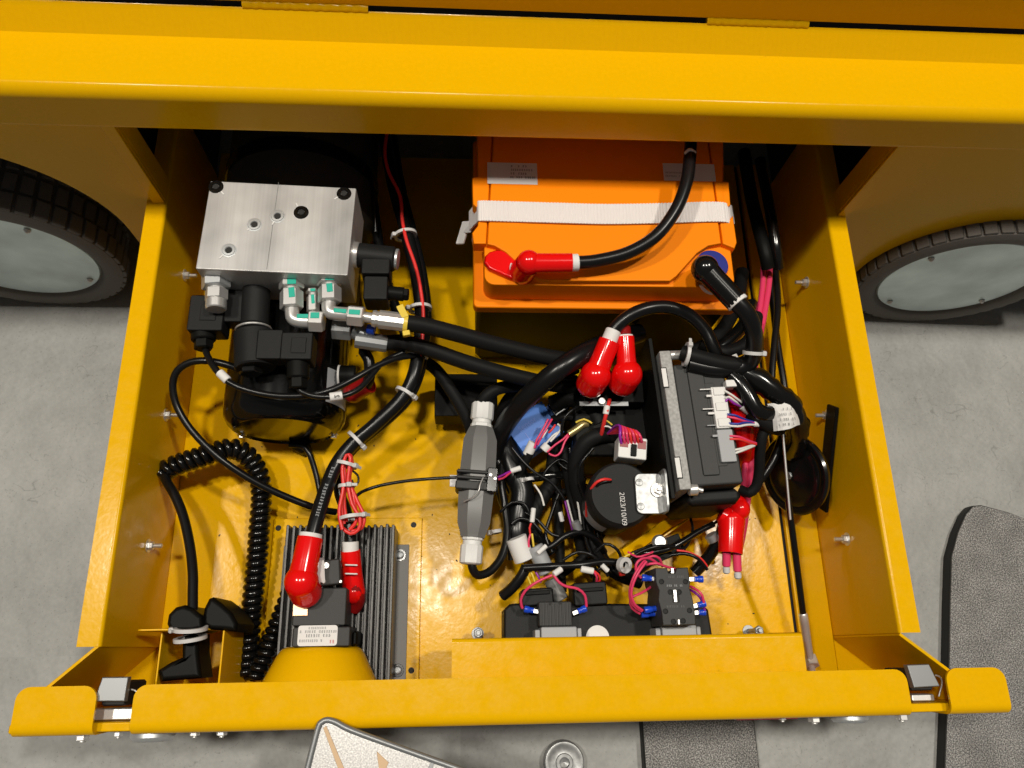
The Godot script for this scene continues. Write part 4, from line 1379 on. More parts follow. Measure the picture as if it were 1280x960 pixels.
		if q[1][0] < 770:
			sleeve(bt, at(767, 413, 0.181), at(761, 427, 0.178), 0.0085)
			cable(bt, [[763, 424, 0.178], [768, 411, 0.181], [785, 396, 0.186], [808, 386, 0.188], [835, 384, 0.186], [862, 394, 0.182], [882, 414, 0.178], [894, 440, 0.172], [902, 462, 0.15]], 0.0072, M.cable)
		else:
			part(bt, "white_ring", Shape.new().lathe(at(781, 419, 0.176), at(784, 468, 0.166) - at(781, 419, 0.176), [[0, 0.0070], [0, 0.0086], [0.002, 0.0088], [0.002, 0.007]], 20), M.paper)
			part(bt, "cable", Shape.new().rod(at(780, 410, 0.174), at(781, 421, 0.176), 0.0072, 16), M.dark_red)
	# round alarm with its bracket
	var al := thing("warning_alarm", "round black warning alarm printed with a date", "alarm", at(778, 617, 0.02))
	var ac := at(777, 617, 0.148)
	var can := part(al, "housing", Shape.new().lathe(Vector3(ac.x, 0.070, ac.z), Vector3.UP, [[0, 0], [0, 0.031], [0.004, 0.0325], [0.054, 0.0325], [0.055, 0.0345], [0.070, 0.0345], [0.0745, 0.0337], [0.0765, 0.0318], [0.078, 0.0312], [0.078, 0]], 56), M.plastic)
	letters(can, "date_print", "2023/10/09", at(779, 636, 0.1483), Vector3(0.03, 0, 1), Vector3(1, 0, -0.03), 0.0050, M.white)
	var lb := Shape.new()
	for i in 8:
		var a0 := deg_to_rad(lerpf(110, 165, i / 8.0))
		var a1 := deg_to_rad(lerpf(110, 165, (i + 1) / 8.0))
		var n0 := Vector3(cos(a0), 0, sin(a0))
		var n1 := Vector3(cos(a1), 0, sin(a1))
		var o := Vector3(ac.x, 0, ac.z)
		lb.quad(o + n0 * 0.0328 + Vector3.UP * 0.086, o + n1 * 0.0328 + Vector3.UP * 0.086, o + n1 * 0.0328 + Vector3.UP * 0.114, o + n0 * 0.0328 + Vector3.UP * 0.114, n0, n1, n1, n0)
	part(al, "side_label", lb, M.lamp_grey)
	cable(al, [[763, 600, 0.149], [756, 599, 0.155], [747, 602, 0.154], [739, 611, 0.145], [734, 624, 0.125], [733, 645, 0.10]], 0.0016, M.red_wire, "wire", 8)
	cable(al, [[764, 602, 0.149], [758, 601.5, 0.152], [749, 605, 0.150], [741, 615, 0.141], [736, 630, 0.12]], 0.0014, M.cable, "wire", 8)
	var br := thing("alarm_bracket", "galvanised angle bracket bolted onto the edge of the round black alarm", "bracket", at(815, 618, 0.1))
	var g0 := at(793, 592, 0.1520)
	var g1 := at(832, 642, 0.1520)
	part(br, "flat_leg", Shape.new().prism(rounded(Vector2(g0.x, g0.z), Vector2(g1.x, g1.z), 0.006), Vector3(0, 0.1496, 0), Vector3.RIGHT, Vector3(0, 0, 1), -0.0024, 0.0006), M.galvanised)
	part(br, "upright_leg", Shape.new().prism(rounded(Vector2(g0.z - 0.003, 0.140), Vector2(g1.z, 0.168), 0.007), Vector3(g1.x + 0.0002, 0, 0), Vector3(0, 0, 1), Vector3.UP, 0.0024, 0.0005), M.galvanised)
	hex_bolt(br, at(822, 613, 0.1522), Vector3.UP, 0.0048, 0.004)
	for q in [[799, 603], [801, 633]]:
		var pp := at(q[0], q[1], 0.1521)
		part(br, "rivet", Shape.new().lathe(pp, Vector3.UP, [[0, 0.004], [0.0008, 0.0035], [0.0012, 0]], 16), M.galvanised)
	# white plug with pink wires
	var wp := thing("white_plug", "white square plug with pink and purple wires above the round alarm", "connector", at(789, 562, 0.1))
	var wc := at(788, 563, 0.138)
	var WB := Basis(Vector3.UP, -0.12)
	part(wp, "housing", Shape.new().box(wc, Vector3(0.031, 0.024, 0.024), WB, 0.0015), M.gland)
	part(wp, "latch", Shape.new().box(wc + WB * Vector3(0.001, 0.0125, 0.003), Vector3(0.006, 0.004, 0.013), WB, 0.0006), M.black)
	for k2 in [-1.0, 1.0]:
		part(wp, "cavity", Shape.new().box(wc + WB * Vector3(0.0095 * k2, 0.0120, -0.004), Vector3(0.009, 0.001, 0.009), WB, 0.0003), M.dark_red)
	for i in 7:
		var f := i / 6.0
		cable(wp, [[777 + 25 * f, 556 - 2 * f, 0.148], [775 + 26 * f, 545 - 2 * f + 4 * f * f, 0.156], [775 + 20 * f, 533 + 6 * f, 0.154], [769 + 12 * f, 533 + 7 * f, 0.142], [760, 542, 0.12]], 0.0016, M[["purple_wire", "pink_wire", "pink_wire", "red_wire", "pink_wire", "red_wire", "pink_wire"][i]], "wire", 8)
	# blue tilt sensor
	var bs := thing("blue_sensor", "small blue sensor box lying among the black cables", "sensor", at(664, 532, 0.02))
	var SB := Basis(Vector3.UP, 0.60)
	var sc := at(668, 536, 0.074)
	var bx := part(bs, "box", Shape.new().box(sc - Vector3.UP * 0.015, Vector3(0.054, 0.030, 0.046), SB, 0.0008), M.blue)
	letters(bx, "print", "Sensor", sc + Vector3(0, 0.0002, 0) + SB * Vector3(-0.004, 0, -0.009), SB.x, -SB.z, 0.006, M.blue_print)
	for e in [[-0.012, 0.004, 0.0012, 0.012], [-0.006, 0.0105, 0.012, 0.0012], [0.006, 0.002, 0.016, 0.0010]]:
		part(bx, "print_line", Shape.new().box(sc + SB * Vector3(e[0], 0.0002, e[1]), Vector3(e[2], 0.0003, e[3]), SB, 0.0001), M.blue_print)
	var pb := at(697, 510, 0.085)
	var pl := thing("black_plug", "small black plug with two painted highlights beside the blue sensor box", "connector", pb)
	part(pl, "housing", Shape.new().box(pb, Vector3(0.020, 0.014, 0.019), SB, 0.0015), M.black_gloss)
	for k3 in [-1.0, 1.0]:
		part(pl, "rib", Shape.new().box(pb + SB * Vector3(0, 0.0075, 0.007 * k3), Vector3(0.017, 0.0016, 0.0018), SB, 0.0005), M.zinc)  # zinc bars paint highlights onto the black housing
	# grey inline connector
	var gc := thing("grey_inline_connector", "grey two-part inline connector with pale cable glands at both ends", "connector", at(597, 605, 0.06))
	var e0 := at(604, 503, 0.100)
	var e1 := at(588, 706, 0.092)
	var ax := (e1 - e0).normalized()
	var GL := e0.distance_to(e1)
	gland(gc, e0, ax, 0.0117)
	var up := Shape.new()
	up.lathe(e0 + ax * GL * 0.165, ax, [[0, 0], [0, 0.0135], [GL * 0.015, 0.0150], [GL * 0.085, 0.0200], [GL * 0.30, 0.0212], [GL * 0.30, 0]], 8, PI / 8.0, true)
	part(gc, "upper_body", up, M.connector_grey)
	var lo := Shape.new()
	lo.lathe(e0 + ax * GL * 0.466, ax, [[0, 0], [0, 0.0205], [GL * 0.09, 0.0208], [GL * 0.20, 0.0200], [GL * 0.29, 0.0190], [GL * 0.350, 0.0150], [GL * 0.375, 0.0140], [GL * 0.375, 0]], 8, PI / 8.0, true)
	part(gc, "lower_body", lo, M.connector_grey)
	gland(gc, e1, -ax, 0.0112)
	var cr := Vector3.UP.cross(ax).normalized()
	for f in [0.463, 0.50, 0.545]:
		part(gc, "clip_band", Shape.new().box(e0 + ax * GL * f + Vector3(0, 0.0012, 0), Vector3(0.046, 0.042, 0.004 if f < 0.54 else 0.010), Basis(cr, ax.cross(cr), ax), 0.002), M.grey_plastic)
	part(gc, "clip_lever", Shape.new().box(e0 + ax * GL * 0.51 + cr * 0.016 + Vector3(0, 0.021, 0), Vector3(0.011, 0.005, 0.026), Basis(cr, ax.cross(cr), ax), 0.001), M.black_gloss)
	for f in [[0.485, 0.014], [0.505, 0.019]]:
		var sp2: Vector3 = e0 + ax * GL * f[0] + cr * f[1] + Vector3(0, 0.0235, 0)
		part(gc, "clip_screw", Shape.new().rod(sp2, sp2 + Vector3(0, 0.0015, 0), 0.0022, 12), M.steel)
	part(gc, "clip_wire", Shape.new().tube(smooth(run([[604, 597, 0.124], [600, 606, 0.126], [598, 614, 0.126], [590, 622, 0.122], [580, 627, 0.115]]), 0.003), 0.0008, 8), M.steel)
	part(gc, "tag", Shape.new().box(at(569, 601, 0.10), Vector3(0.012, 0.001, 0.013), Basis.IDENTITY, 0.0004), M.nylon)

func gland(t: Node3D, o: Vector3, ax: Vector3, r: float) -> void:
	var s := Shape.new()
	s.lathe(o, ax, [[0, r * 0.5], [0.0004, r * 0.9], [0.002, r * 1.08], [0.019, r * 1.10], [0.021, r * 1.0]], 12, 0.0, true)
	part(t, "gland_nut", s, M.gland)
	var s2 := Shape.new()
	s2.rod(o + ax * 0.020, o + ax * 0.0255, r * 0.92, 20)
	s2.rod(o + ax * 0.0255, o + ax * 0.036, r * 1.05, 12, 0.0008, true)
	part(t, "gland_collar", s2, M.gland)

# ------------------------------------------------------------------ switch blocks behind the shelf
func build_switches() -> void:
	var X := Vector3.RIGHT
	var Z := Vector3(0, 0, 1)
	var h := 0.082
	var t := thing("switch_panel_box", "long black switch box behind the inner shelf", "box", at(760, 775, 0.0))
	var poly := PackedVector2Array()
	for q in [[630, 762], [637, 755], [645, 754], [878, 755], [886, 762], [892, 800], [630, 802]]:
		var p := at(q[0], q[1], h)
		poly.append(Vector2(p.x, p.z))
	part(t, "housing", Shape.new().prism(poly, Vector3(0, 0.03, 0), X, Z, -(h - 0.03), 0.003), M.plastic)
	var c := at(747, 797, h)
	part(t, "white_seal", Shape.new().rod(c, c + Vector3(0, 0.001, 0), 0.0125, 28, 0.0002), M.white)
	for q in [[672, 746, 0.02, 0.018], [738, 742, 0.022, 0.024]]:
		var p := at(q[0], q[1], 0.092)
		part(t, "relay", Shape.new().box(p - Vector3.UP * 0.02, Vector3(q[2] + 0.014, 0.04, q[3]), Basis(Vector3.UP, 0.05), 0.002), M.plastic)
		part(t, "relay_rib", Shape.new().box(p + Vector3(0, 0.001, -0.004), Vector3(q[2] + 0.006, 0.003, 0.004), Basis(Vector3.UP, 0.05), 0.0008), M.black)
	# left block
	var a := thing("contact_block", "wide grey contact block with one pink wire across", "switch", at(700, 770, 0.08), "contact blocks behind the shelf")
	var b0 := at(673, 752, 0.108)
	var b1 := at(716, 783, 0.108)
	part(a, "block", Shape.new().slab(Vector3(b0.x, 0.08, b0.z), Vector3(b1.x, 0.108, b1.z), 0.0018), M.grey_plastic)
	for i in 9:
		var x := lerpf(b0.x + 0.003, b1.x - 0.003, i / 8.0)
		part(a, "rib", Shape.new().slab(Vector3(x - 0.0008, 0.1075, b0.z + 0.002), Vector3(x + 0.0008, 0.1088, b1.z - 0.001), 0.0004), M.grey_plastic)
	base_clip(a, 676, 722, 783, 0.112)
	for q in [[688, 755], [700, 754]]:
		var p := at(q[0], q[1], 0.1082)
		part(a, "screw", Shape.new().rod(p, p + Vector3(0, 0.0006, 0), 0.0014, 12), M.dark)
	spade(a, at(655, 761, 0.10), at(674, 765, 0.10))
	spade(a, at(733, 760, 0.10), at(716, 767, 0.10))
	var w1 := [[653, 760, 0.101], [651, 750, 0.106], [657, 738, 0.112], [672, 727, 0.117], [690, 719, 0.118]]
	var w2 := [[692, 719, 0.118], [699, 728, 0.117], [708, 733, 0.115], [722, 736, 0.112], [731, 744, 0.108], [733, 758, 0.102]]
	cable(a, w1, 0.0015, M.pink_wire, "wire", 8)
	cable(a, w2, 0.0015, M.pink_wire, "wire", 8)
	sleeve(a, at(692, 718, 0.118), at(702, 711, 0.116), 0.0032)
	# right block: two tiers, waisted, with slotted plungers
	var r := thing("contact_block", "tall grey contact block with several pink wires", "switch", at(848, 750, 0.08), "contact blocks behind the shelf")
	var H := 0.135
	var pts := PackedVector2Array()
	for q in [[819, 710], [834, 710], [836, 716], [844, 716], [846, 710], [860, 709], [863, 728], [862, 735], [866, 748], [869, 764], [870, 781], [829, 782], [827, 765], [823, 750], [824, 738], [820, 728]]:
		var p := at(q[0], q[1], H)
		pts.append(Vector2(p.x, p.z))
	var bl := part(r, "block", Shape.new().prism(pts, Vector3(0, 0.085, 0), X, Z, -(H - 0.085), 0.0012), M.grey_plastic)
	for q in [[827, 727], [857, 727], [838, 740], [849, 740], [832, 764], [862, 763], [842, 777], [854, 776]]:
		var p := at(q[0], q[1], H + 0.0001)
		part(bl, "screw", Shape.new().lathe(p, Vector3.UP, [[0, 0.0028], [0.0007, 0.0026], [0.0008, 0.0019], [0.0001, 0.0018], [0.0001, 0]], 16), M.plastic)
	for q in [[843, 737, 845, 753, 0.0022], [840, 710, 841, 717, 0.0020], [848, 774, 849, 781, 0.0014]]:
		var p := at(q[0], q[1], H + 0.0004)
		var p2 := at(q[2], q[3], H + 0.0004)
		part(bl, "plunger", Shape.new().box((p + p2) * 0.5, Vector3(q[4] * 1.6, 0.0016, p.distance_to(p2)), Basis.IDENTITY, 0.0006), M.steel)
	part(bl, "plunger_slot", Shape.new().box(at(845, 748, H + 0.0001), Vector3(0.0072, 0.0008, 0.008), Basis.IDENTITY, 0.0003), M.dark)
	for k in 3:
		small_print(bl, "raised_print", at(844, [721, 732, 758][k], H + 0.0001), X, -Z, 0.018, 0.002, M.lamp_grey if k == 1 else M.grey_ink, 610 + k)
	base_clip(r, 827, 872, 781, 0.112)
	spade(r, at(802, 722, 0.126), at(822, 724, 0.126))
	spade(r, at(805, 763, 0.118), at(829, 759, 0.118))
	spade(r, at(801, 768, 0.108), at(829, 766, 0.108))
	spade(r, at(879, 724, 0.126), at(861, 724, 0.126))
	spade(r, at(882, 754, 0.122), at(866, 758, 0.122))
	spade(r, at(882, 765, 0.110), at(868, 766, 0.110))
	for q in [
		[[801, 722, 0.127], [796, 716, 0.132], [795, 706, 0.136], [801, 699, 0.136], [812, 698, 0.13], [824, 706, 0.12]],
		[[803, 763, 0.119], [793, 755, 0.126], [789, 742, 0.131], [792, 728, 0.135], [799, 714, 0.137], [808, 702, 0.135]],
		[[802, 764, 0.118], [791, 756, 0.123], [787, 742, 0.128], [790, 727, 0.132], [797, 712, 0.134], [806, 700, 0.130]],
		[[800, 767, 0.110], [790, 760, 0.115], [788, 748, 0.12], [800, 742, 0.118], [812, 735, 0.11], [815, 731, 0.10]],
		[[880, 756, 0.123], [878, 745, 0.128], [872, 738, 0.128], [863, 733, 0.12]],
		[[881, 763, 0.112], [876, 748, 0.12], [869, 741, 0.12], [862, 737, 0.112]],
		[[808, 706, 0.125], [820, 704, 0.128], [832, 708, 0.122], [846, 712, 0.11]],
		[[806, 699, 0.12], [816, 695, 0.124], [824, 698, 0.12], [828, 708, 0.11]]]:
		cable(r, q, 0.0014, M.pink_wire if q[0][0] != 881 else M.purple_wire, "wire", 8)
	# bolts standing on the floor beside the shelf
	var k := 0
	for q in [[598, 791, "small steel bolt standing left of the black switch box"], [951, 788, "small steel bolt standing right of the black switch box"]]:
		var p := at(q[0], q[1], 0.04)
		var s := Shape.new()
		s.rod(Vector3(p.x, 0, p.z), p, 0.0028, 14)
		hexrod(s, Vector3(p.x, 0.030, p.z), Vector3(p.x, 0.036, p.z), 0.0055)
		s.rod(Vector3(p.x, 0, p.z), Vector3(p.x, 0.001, p.z), 0.007, 18, 0.0002)
		solo("floor_bolt", q[2], "bolt", s, M.dull_zinc, "bolts standing behind the shelf")

func base_clip(t: Node3D, x0: float, x1: float, y: float, h: float) -> void:
	var a := at(x0, y, h)
	var b := at(x1, y + 14, h)
	part(t, "mount_clip", Shape.new().slab(Vector3(a.x, h - 0.03, a.z + 0.0004), Vector3(b.x, h, b.z + 0.004), 0.0015), M.lamp_grey)
	part(t, "clip_ear", Shape.new().slab(Vector3(a.x - 0.006, h - 0.03, a.z + 0.003), Vector3(a.x - 0.0004, h - 0.003, b.z + 0.004), 0.001), M.lamp_grey)
	part(t, "clip_ear", Shape.new().slab(Vector3(b.x + 0.0004, h - 0.03, a.z + 0.002), Vector3(b.x + 0.005, h - 0.003, b.z + 0.004), 0.001), M.lamp_grey)

func spade(t: Node3D, a: Vector3, b: Vector3) -> void:
	var m := a.lerp(b, 0.62)
	var s := Shape.new()
	s.lathe(a, b - a, [[0, 0.0016], [0.0005, 0.0036], [a.distance_to(m) * 0.5, 0.0036], [a.distance_to(m) * 0.6, 0.0029], [a.distance_to(m), 0.0029], [a.distance_to(m), 0]], 16)
	part(t, "spade_terminal", s, M.terminal_blue)
	var d := (b - a).normalized()
	var sd := Vector3.UP.cross(d).normalized()
	part(t, "spade_blade", Shape.new().box(m.lerp(b, 0.5), Vector3(0.0042, 0.0010, m.distance_to(b)), Basis(sd, d.cross(sd), d), 0.0003), M.steel)

# ------------------------------------------------------------------ hoses and cables
func lone(called: String, label: String, category: String, list: Array, r: float, m: Material, group := "") -> PackedVector3Array:
	var p := smooth(run(list))
	solo(called, label, category, Shape.new().tube(p, r, 12), m, group)
	return p

func build_cables() -> void:
	# hydraulic hoses with crimped ends
	var h1 := thing("hydraulic_hose", "upper black hydraulic hose with crimped steel end and yellow tie", "hose", at(600, 420, 0.15), "hydraulic hoses of the pump")
	var f := Shape.new()
	f.rod(at(455, 396, 0.190), at(467, 398, 0.190), 0.0055, 16)
	part(h1, "hose_tail", f, M.steel)
	var fr := Shape.new()
	var c0 := at(465, 398, 0.190)
	var c1 := at(505, 403, 0.188)
	fr.lathe(c0, c1 - c0, [[0, 0.006], [0.0005, 0.0085], [0.004, 0.0092], [0.0045, 0.0082], [0.007, 0.0082], [0.0075, 0.0098], [c0.distance_to(c1), 0.0098], [c0.distance_to(c1), 0.007]], 12, 0.0, true)
	part(h1, "crimp_ferrule", fr, M.steel)
	cable(h1, [[503, 403, 0.188], [530, 407, 0.184], [570, 417, 0.176], [610, 428, 0.166], [650, 438, 0.156], [690, 447, 0.146], [730, 452, 0.130]], 0.0088, M.sleeve, "hose", 16)
	var tp := at(507, 404, 0.187)
	var td := c1 - c0
	var yt := Shape.new()
	yt.lathe(tp - td.normalized() * 0.002, td, [[0, 0.008], [0, 0.0104], [0.0045, 0.0104], [0.0045, 0.008]], 20)
	yt.box(at(508, 417, 0.190), Vector3(0.008, 0.006, 0.006), Basis(Vector3.UP, 0.2), 0.001)
	yt.box(at(503, 389, 0.197), Vector3(0.0075, 0.0012, 0.015), Basis(Vector3.UP, 0.45), 0.0004)
	part(h1, "yellow_tie", yt, M.yellow_wire)
	var h2 := thing("hydraulic_hose", "lower black hydraulic hose starting from the shade-coloured fitting", "hose", at(560, 445, 0.13), "hydraulic hoses of the pump")
	var fe := Shape.new()
	var g0 := at(444, 424, 0.160)
	var g1 := at(484, 430, 0.156)
	fe.lathe(g0, g1 - g0, [[0, 0.006], [0.0005, 0.0095], [g0.distance_to(g1) * 0.9, 0.0095], [g0.distance_to(g1), 0.0088], [g0.distance_to(g1), 0.006]], 12, 0.0, true)
	part(h2, "crimp_ferrule", fe, M.dull_zinc)  # darker zinc paints in the shade on this hose end
	cable(h2, [[482, 429, 0.156], [505, 428, 0.154], [540, 438, 0.150], [580, 452, 0.144], [620, 464, 0.138], [660, 474, 0.130], [700, 482, 0.115], [740, 486, 0.09]], 0.0084, M.sleeve, "hose", 16)
	# solenoid leads
	var s1 := thing("solenoid_lead", "black solenoid lead with white marker crossing over the motor", "cable", at(340, 490, 0.15), "solenoid leads of the pump")
	cable(s1, [[256, 435, 0.156], [260, 446, 0.158], [267, 458, 0.162], [277, 470, 0.164], [292, 481, 0.163], [318, 490, 0.163], [350, 495, 0.163], [385, 494, 0.163], [415, 487, 0.163], [445, 472, 0.160], [470, 458, 0.155], [495, 448, 0.148], [518, 444, 0.138]], 0.0034, M.cable)
	sleeve(s1, at(274, 465.5, 0.1635), at(285, 476, 0.1635), 0.0046)
	var s2 := thing("solenoid_lead", "black solenoid lead with white marker leaving the right coil connector", "cable", at(420, 496, 0.15), "solenoid leads of the pump")
	cable(s2, [[372, 485, 0.170], [378, 490, 0.170], [392, 495, 0.169], [412, 496, 0.168], [432, 494, 0.166], [450, 485, 0.162], [464, 470, 0.156], [480, 452, 0.15], [505, 440, 0.145]], 0.0030, M.cable)
	sleeve(s2, at(412, 496.5, 0.168), at(428, 494.5, 0.166), 0.0046)
	letters(s2, "marker_print", "2", at(421, 495, 0.1728), Vector3(0, 0, -1), Vector3(1, 0, 0), 0.005, M.ink)
	var mb := thing("motor_cable", "shade-coloured red boot with black cable on the motor terminal", "cable", at(446, 488, 0.09))
	boot(mb, at(462, 480, 0.115), at(442, 490, 0.10), 0.0105, 0.0125, 0.0, M.dark_red)  # dark red paints in the shade on this boot
	cable(mb, [[458, 482, 0.115], [462, 470, 0.125], [461, 450, 0.13], [455, 436, 0.13], [480, 432, 0.12], [520, 440, 0.11]], 0.0062, M.cable)
	# looping black cable on the left
	lone("looping_cable", "black cable looping out beside the motor and back over the floor", "cable", [[300, 462, 0.125], [280, 455, 0.13], [258, 451, 0.132], [238, 453, 0.130], [222, 463, 0.126], [216, 480, 0.120], [220, 505, 0.112], [235, 532, 0.105], [258, 558, 0.098], [284, 580, 0.090], [320, 603, 0.076], [360, 622, 0.060], [398, 636, 0.046], [420, 640, 0.035]], 0.0040, M.cable)
	lone("short_cable", "short black cable hanging down between motor and charger", "cable", [[362, 556, 0.02], [378, 558, 0.022], [386, 566, 0.022], [392, 582, 0.018], [398, 605, 0.014], [402, 630, 0.012]], 0.0036, M.cable)
	part(thing("rubber_grommet", "small black rubber grommet on the floor below the motor", "grommet", at(376, 558, 0.0)), "ring", Shape.new().box(at(376, 558, 0.012), Vector3(0.024, 0.024, 0.016), Basis(Vector3.UP, -0.5), 0.005), M.black)
	# coiled cable
	var cc := thing("coiled_cable", "black spiral cable hanging in an arch beside the left wall", "cable", at(300, 640, 0.02))
	cable(cc, [[241, 775, 0.105], [241, 745, 0.10], [241, 715, 0.095], [237, 680, 0.088], [229, 645, 0.082], [219, 620, 0.078], [209, 603, 0.074], [204, 592, 0.066], [206, 583, 0.06]], 0.0052, M.cable)
	spiral(cc, [[204, 591, 0.062], [214, 584, 0.064], [232, 577, 0.066], [255, 570, 0.066], [275, 563, 0.064], [292, 561, 0.06], [307, 568, 0.054], [318, 582, 0.046], [325, 600, 0.038], [327, 622, 0.032], [325, 650, 0.028], [322, 690, 0.024], [318, 730, 0.020], [314, 770, 0.018], [310, 810, 0.017], [306, 848, 0.017]], 0.0100, 0.0042, 0.0083)
	spiral(cc, [[362, 742, 0.020], [356, 758, 0.020], [348, 778, 0.020], [338, 802, 0.020], [328, 825, 0.020], [318, 846, 0.020]], 0.0085, 0.0042, 0.0083)
	# plug held in the hanger
	var pg := thing("black_plug", "black rubber mains plug tied into the hanger at the drawer corner", "plug", at(235, 790, 0.03))
	pod(pg, "plug_body", [[207, 780], [209, 768], [218, 759], [229, 756], [240, 760], [252, 770], [253, 786], [240, 790], [212, 790]], 0.115, 0.05)
	pod(pg, "plug_flap", [[251, 781], [254, 760], [260, 748], [265, 746], [276, 754], [289, 766], [296, 779], [294, 790], [280, 788], [262, 787]], 0.105, 0.035)
	pod(pg, "plug_stem", [[227, 792], [247, 792], [247, 816], [251, 848], [200, 852], [196, 838], [212, 828], [226, 822]], 0.09, 0.05)
	tie(pg, at(238, 786, 0.112), Vector3(0, -0.2, 1), 0.0155, Vector3(-1, 0.4, 0))
	tie(pg, at(238, 798, 0.10), Vector3(0.1, -0.2, 1), 0.0150, Vector3(0.2, -1, 0))
	# thin pair from the grey connector to the red bundle
	lone("thin_cable", "thin black cable stretched from the red bundle to the grey connector tag", "cable", [[444, 622, 0.09], [452, 615, 0.092], [475, 607, 0.096], [510, 601, 0.099], [545, 598, 0.10], [572, 597, 0.10]], 0.0018, M.cable)
	lone("thin_cable", "thinner black wire loop beside the red bundle", "cable", [[440, 588, 0.10], [447, 594, 0.10], [448, 602, 0.10], [443, 608, 0.10], [440, 600, 0.1]], 0.0012, M.cable)
	# harness in the middle
	var hm := thing("main_harness", "tangle of taped black harness cables in the middle of the drawer", "cable", at(650, 600, 0.03))
	for q in [
		[[520, 445, 0.10], [545, 462, 0.10], [565, 490, 0.095], [582, 520, 0.085], [592, 550, 0.07], [600, 590, 0.05]],
		[[600, 508, 0.102], [606, 497, 0.108], [622, 486, 0.110], [650, 482, 0.105], [690, 480, 0.095], [720, 476, 0.08]],
		[[618, 540, 0.05], [628, 512, 0.07], [645, 490, 0.085], [680, 476, 0.09], [720, 460, 0.08]],
	]:
		cable(hm, q, 0.0072, M.sleeve)
	cable(hm, [[618, 610, 0.045], [617, 575, 0.06], [626, 542, 0.09], [645, 512, 0.125], [670, 486, 0.152], [700, 461, 0.168], [728, 443, 0.166], [750, 433, 0.152], [775, 424, 0.13], [800, 416, 0.12]], 0.0112, M.cable, "cable", 16)
	cable(hm, [[606, 540, 0.07], [618, 570, 0.065], [634, 600, 0.06], [650, 632, 0.055], [668, 665, 0.05], [690, 690, 0.04]], 0.0075, M.black_gloss, "cable", 16)
	cable(hm, [[630, 530, 0.055], [632, 560, 0.06], [642, 590, 0.062], [652, 615, 0.060], [648, 645, 0.058], [646, 668, 0.058], [652, 690, 0.05]], 0.0150, M.cable, "taped_bundle", 16)
	cable(hm, [[700, 545, 0.05], [692, 575, 0.055], [690, 600, 0.055], [672, 632, 0.055], [660, 660, 0.055]], 0.0085, M.sleeve)
	cable(hm, [[589, 696, 0.092], [590, 708, 0.092], [594, 717, 0.088], [600, 719, 0.085], [614, 713, 0.08], [628, 694, 0.075], [634, 665, 0.072], [631, 635, 0.07], [626, 600, 0.07], [628, 570, 0.065]], 0.0046, M.cable)
	cable(hm, [[639, 700, 0.06], [636, 672, 0.064], [631, 640, 0.066], [622, 610, 0.066], [616, 580, 0.06]], 0.0040, M.cable)
	cable(hm, [[640, 596, 0.06], [665, 597, 0.062], [690, 594, 0.060], [715, 597, 0.055], [730, 602, 0.05]], 0.0055, M.black_gloss)
	cable(hm, [[650, 625, 0.04], [680, 618, 0.04], [710, 615, 0.04], [735, 610, 0.035]], 0.0050, M.sleeve)
	cable(hm, [[697, 545, 0.06], [694, 580, 0.05], [696, 620, 0.042], [699, 660, 0.036], [700, 700, 0.03], [702, 740, 0.03]], 0.0060, M.sleeve)
	cable(hm, [[704, 556, 0.07], [709, 585, 0.066], [715, 620, 0.06], [720, 655, 0.055], [728, 690, 0.045], [745, 720, 0.035]], 0.0062, M.sleeve)
	cable(hm, [[736, 530, 0.09], [722, 555, 0.085], [722, 585, 0.075], [727, 620, 0.068], [734, 660, 0.062], [746, 694, 0.058], [768, 716, 0.05], [800, 728, 0.04]], 0.0075, M.black_gloss, "cable", 16)
	cable(hm, [[782, 546, 0.098], [758, 543, 0.11], [736, 550, 0.11], [722, 570, 0.10], [720, 600, 0.085], [728, 632, 0.07]], 0.0092, M.sleeve, "taped_bundle", 16)
	cable(hm, [[690, 505, 0.09], [712, 498, 0.10], [735, 505, 0.10], [750, 530, 0.10]], 0.0100, M.sleeve)
	cable(hm, [[690, 524, 0.085], [706, 521, 0.092], [724, 524, 0.095], [742, 535, 0.095]], 0.0042, M.sleeve)
	cable(hm, [[672, 690, 0.075], [690, 682, 0.078], [706, 670, 0.080], [725, 665, 0.08], [744, 673, 0.075], [756, 690, 0.06]], 0.0034, M.cable)
	cable(hm, [[655, 710, 0.085], [690, 708, 0.09], [725, 706, 0.09], [756, 702, 0.085], [785, 705, 0.08]], 0.0040, M.cable)
	cable(hm, [[700, 720, 0.05], [725, 700, 0.055], [745, 680, 0.05], [758, 655, 0.045]], 0.0046, M.sleeve)
	cable(hm, [[628, 745, 0.065], [640, 735, 0.072], [652, 720, 0.078], [658, 708, 0.08]], 0.0058, M.cable)
	cable(hm, [[742, 640, 0.05], [752, 690, 0.05], [770, 715, 0.055], [792, 716, 0.05], [815, 700, 0.045]], 0.0055, M.cable)
	cable(hm, [[905, 655, 0.075], [900, 672, 0.07], [890, 690, 0.062], [879, 704, 0.055], [868, 716, 0.05]], 0.0068, M.black_gloss, "cable", 16)
	part(hm, "steel_collar", Shape.new().rod(at(888, 668, 0.072), at(893, 676, 0.07), 0.0075, 16), M.zinc)
	for q in [[619, 665, 0.07], [660, 600, 0.07]]:
		tie(hm, at(q[0], q[1], q[2]), Vector3(0.2, 0, 1), 0.0062, Vector3(-1, 0.6, 0))
	# markers and shrink sleeves on it
	sleeve(hm, at(645, 672, 0.078), at(656, 700, 0.072), 0.0118)
	sleeve(hm, at(667, 553, 0.092), at(659, 569, 0.085), 0.0058)
	cable(hm, [[662, 566, 0.088], [655, 580, 0.08], [645, 600, 0.07]], 0.0052, M.sleeve)
	sleeve(hm, at(638, 589, 0.09), at(651, 585, 0.09), 0.0030)
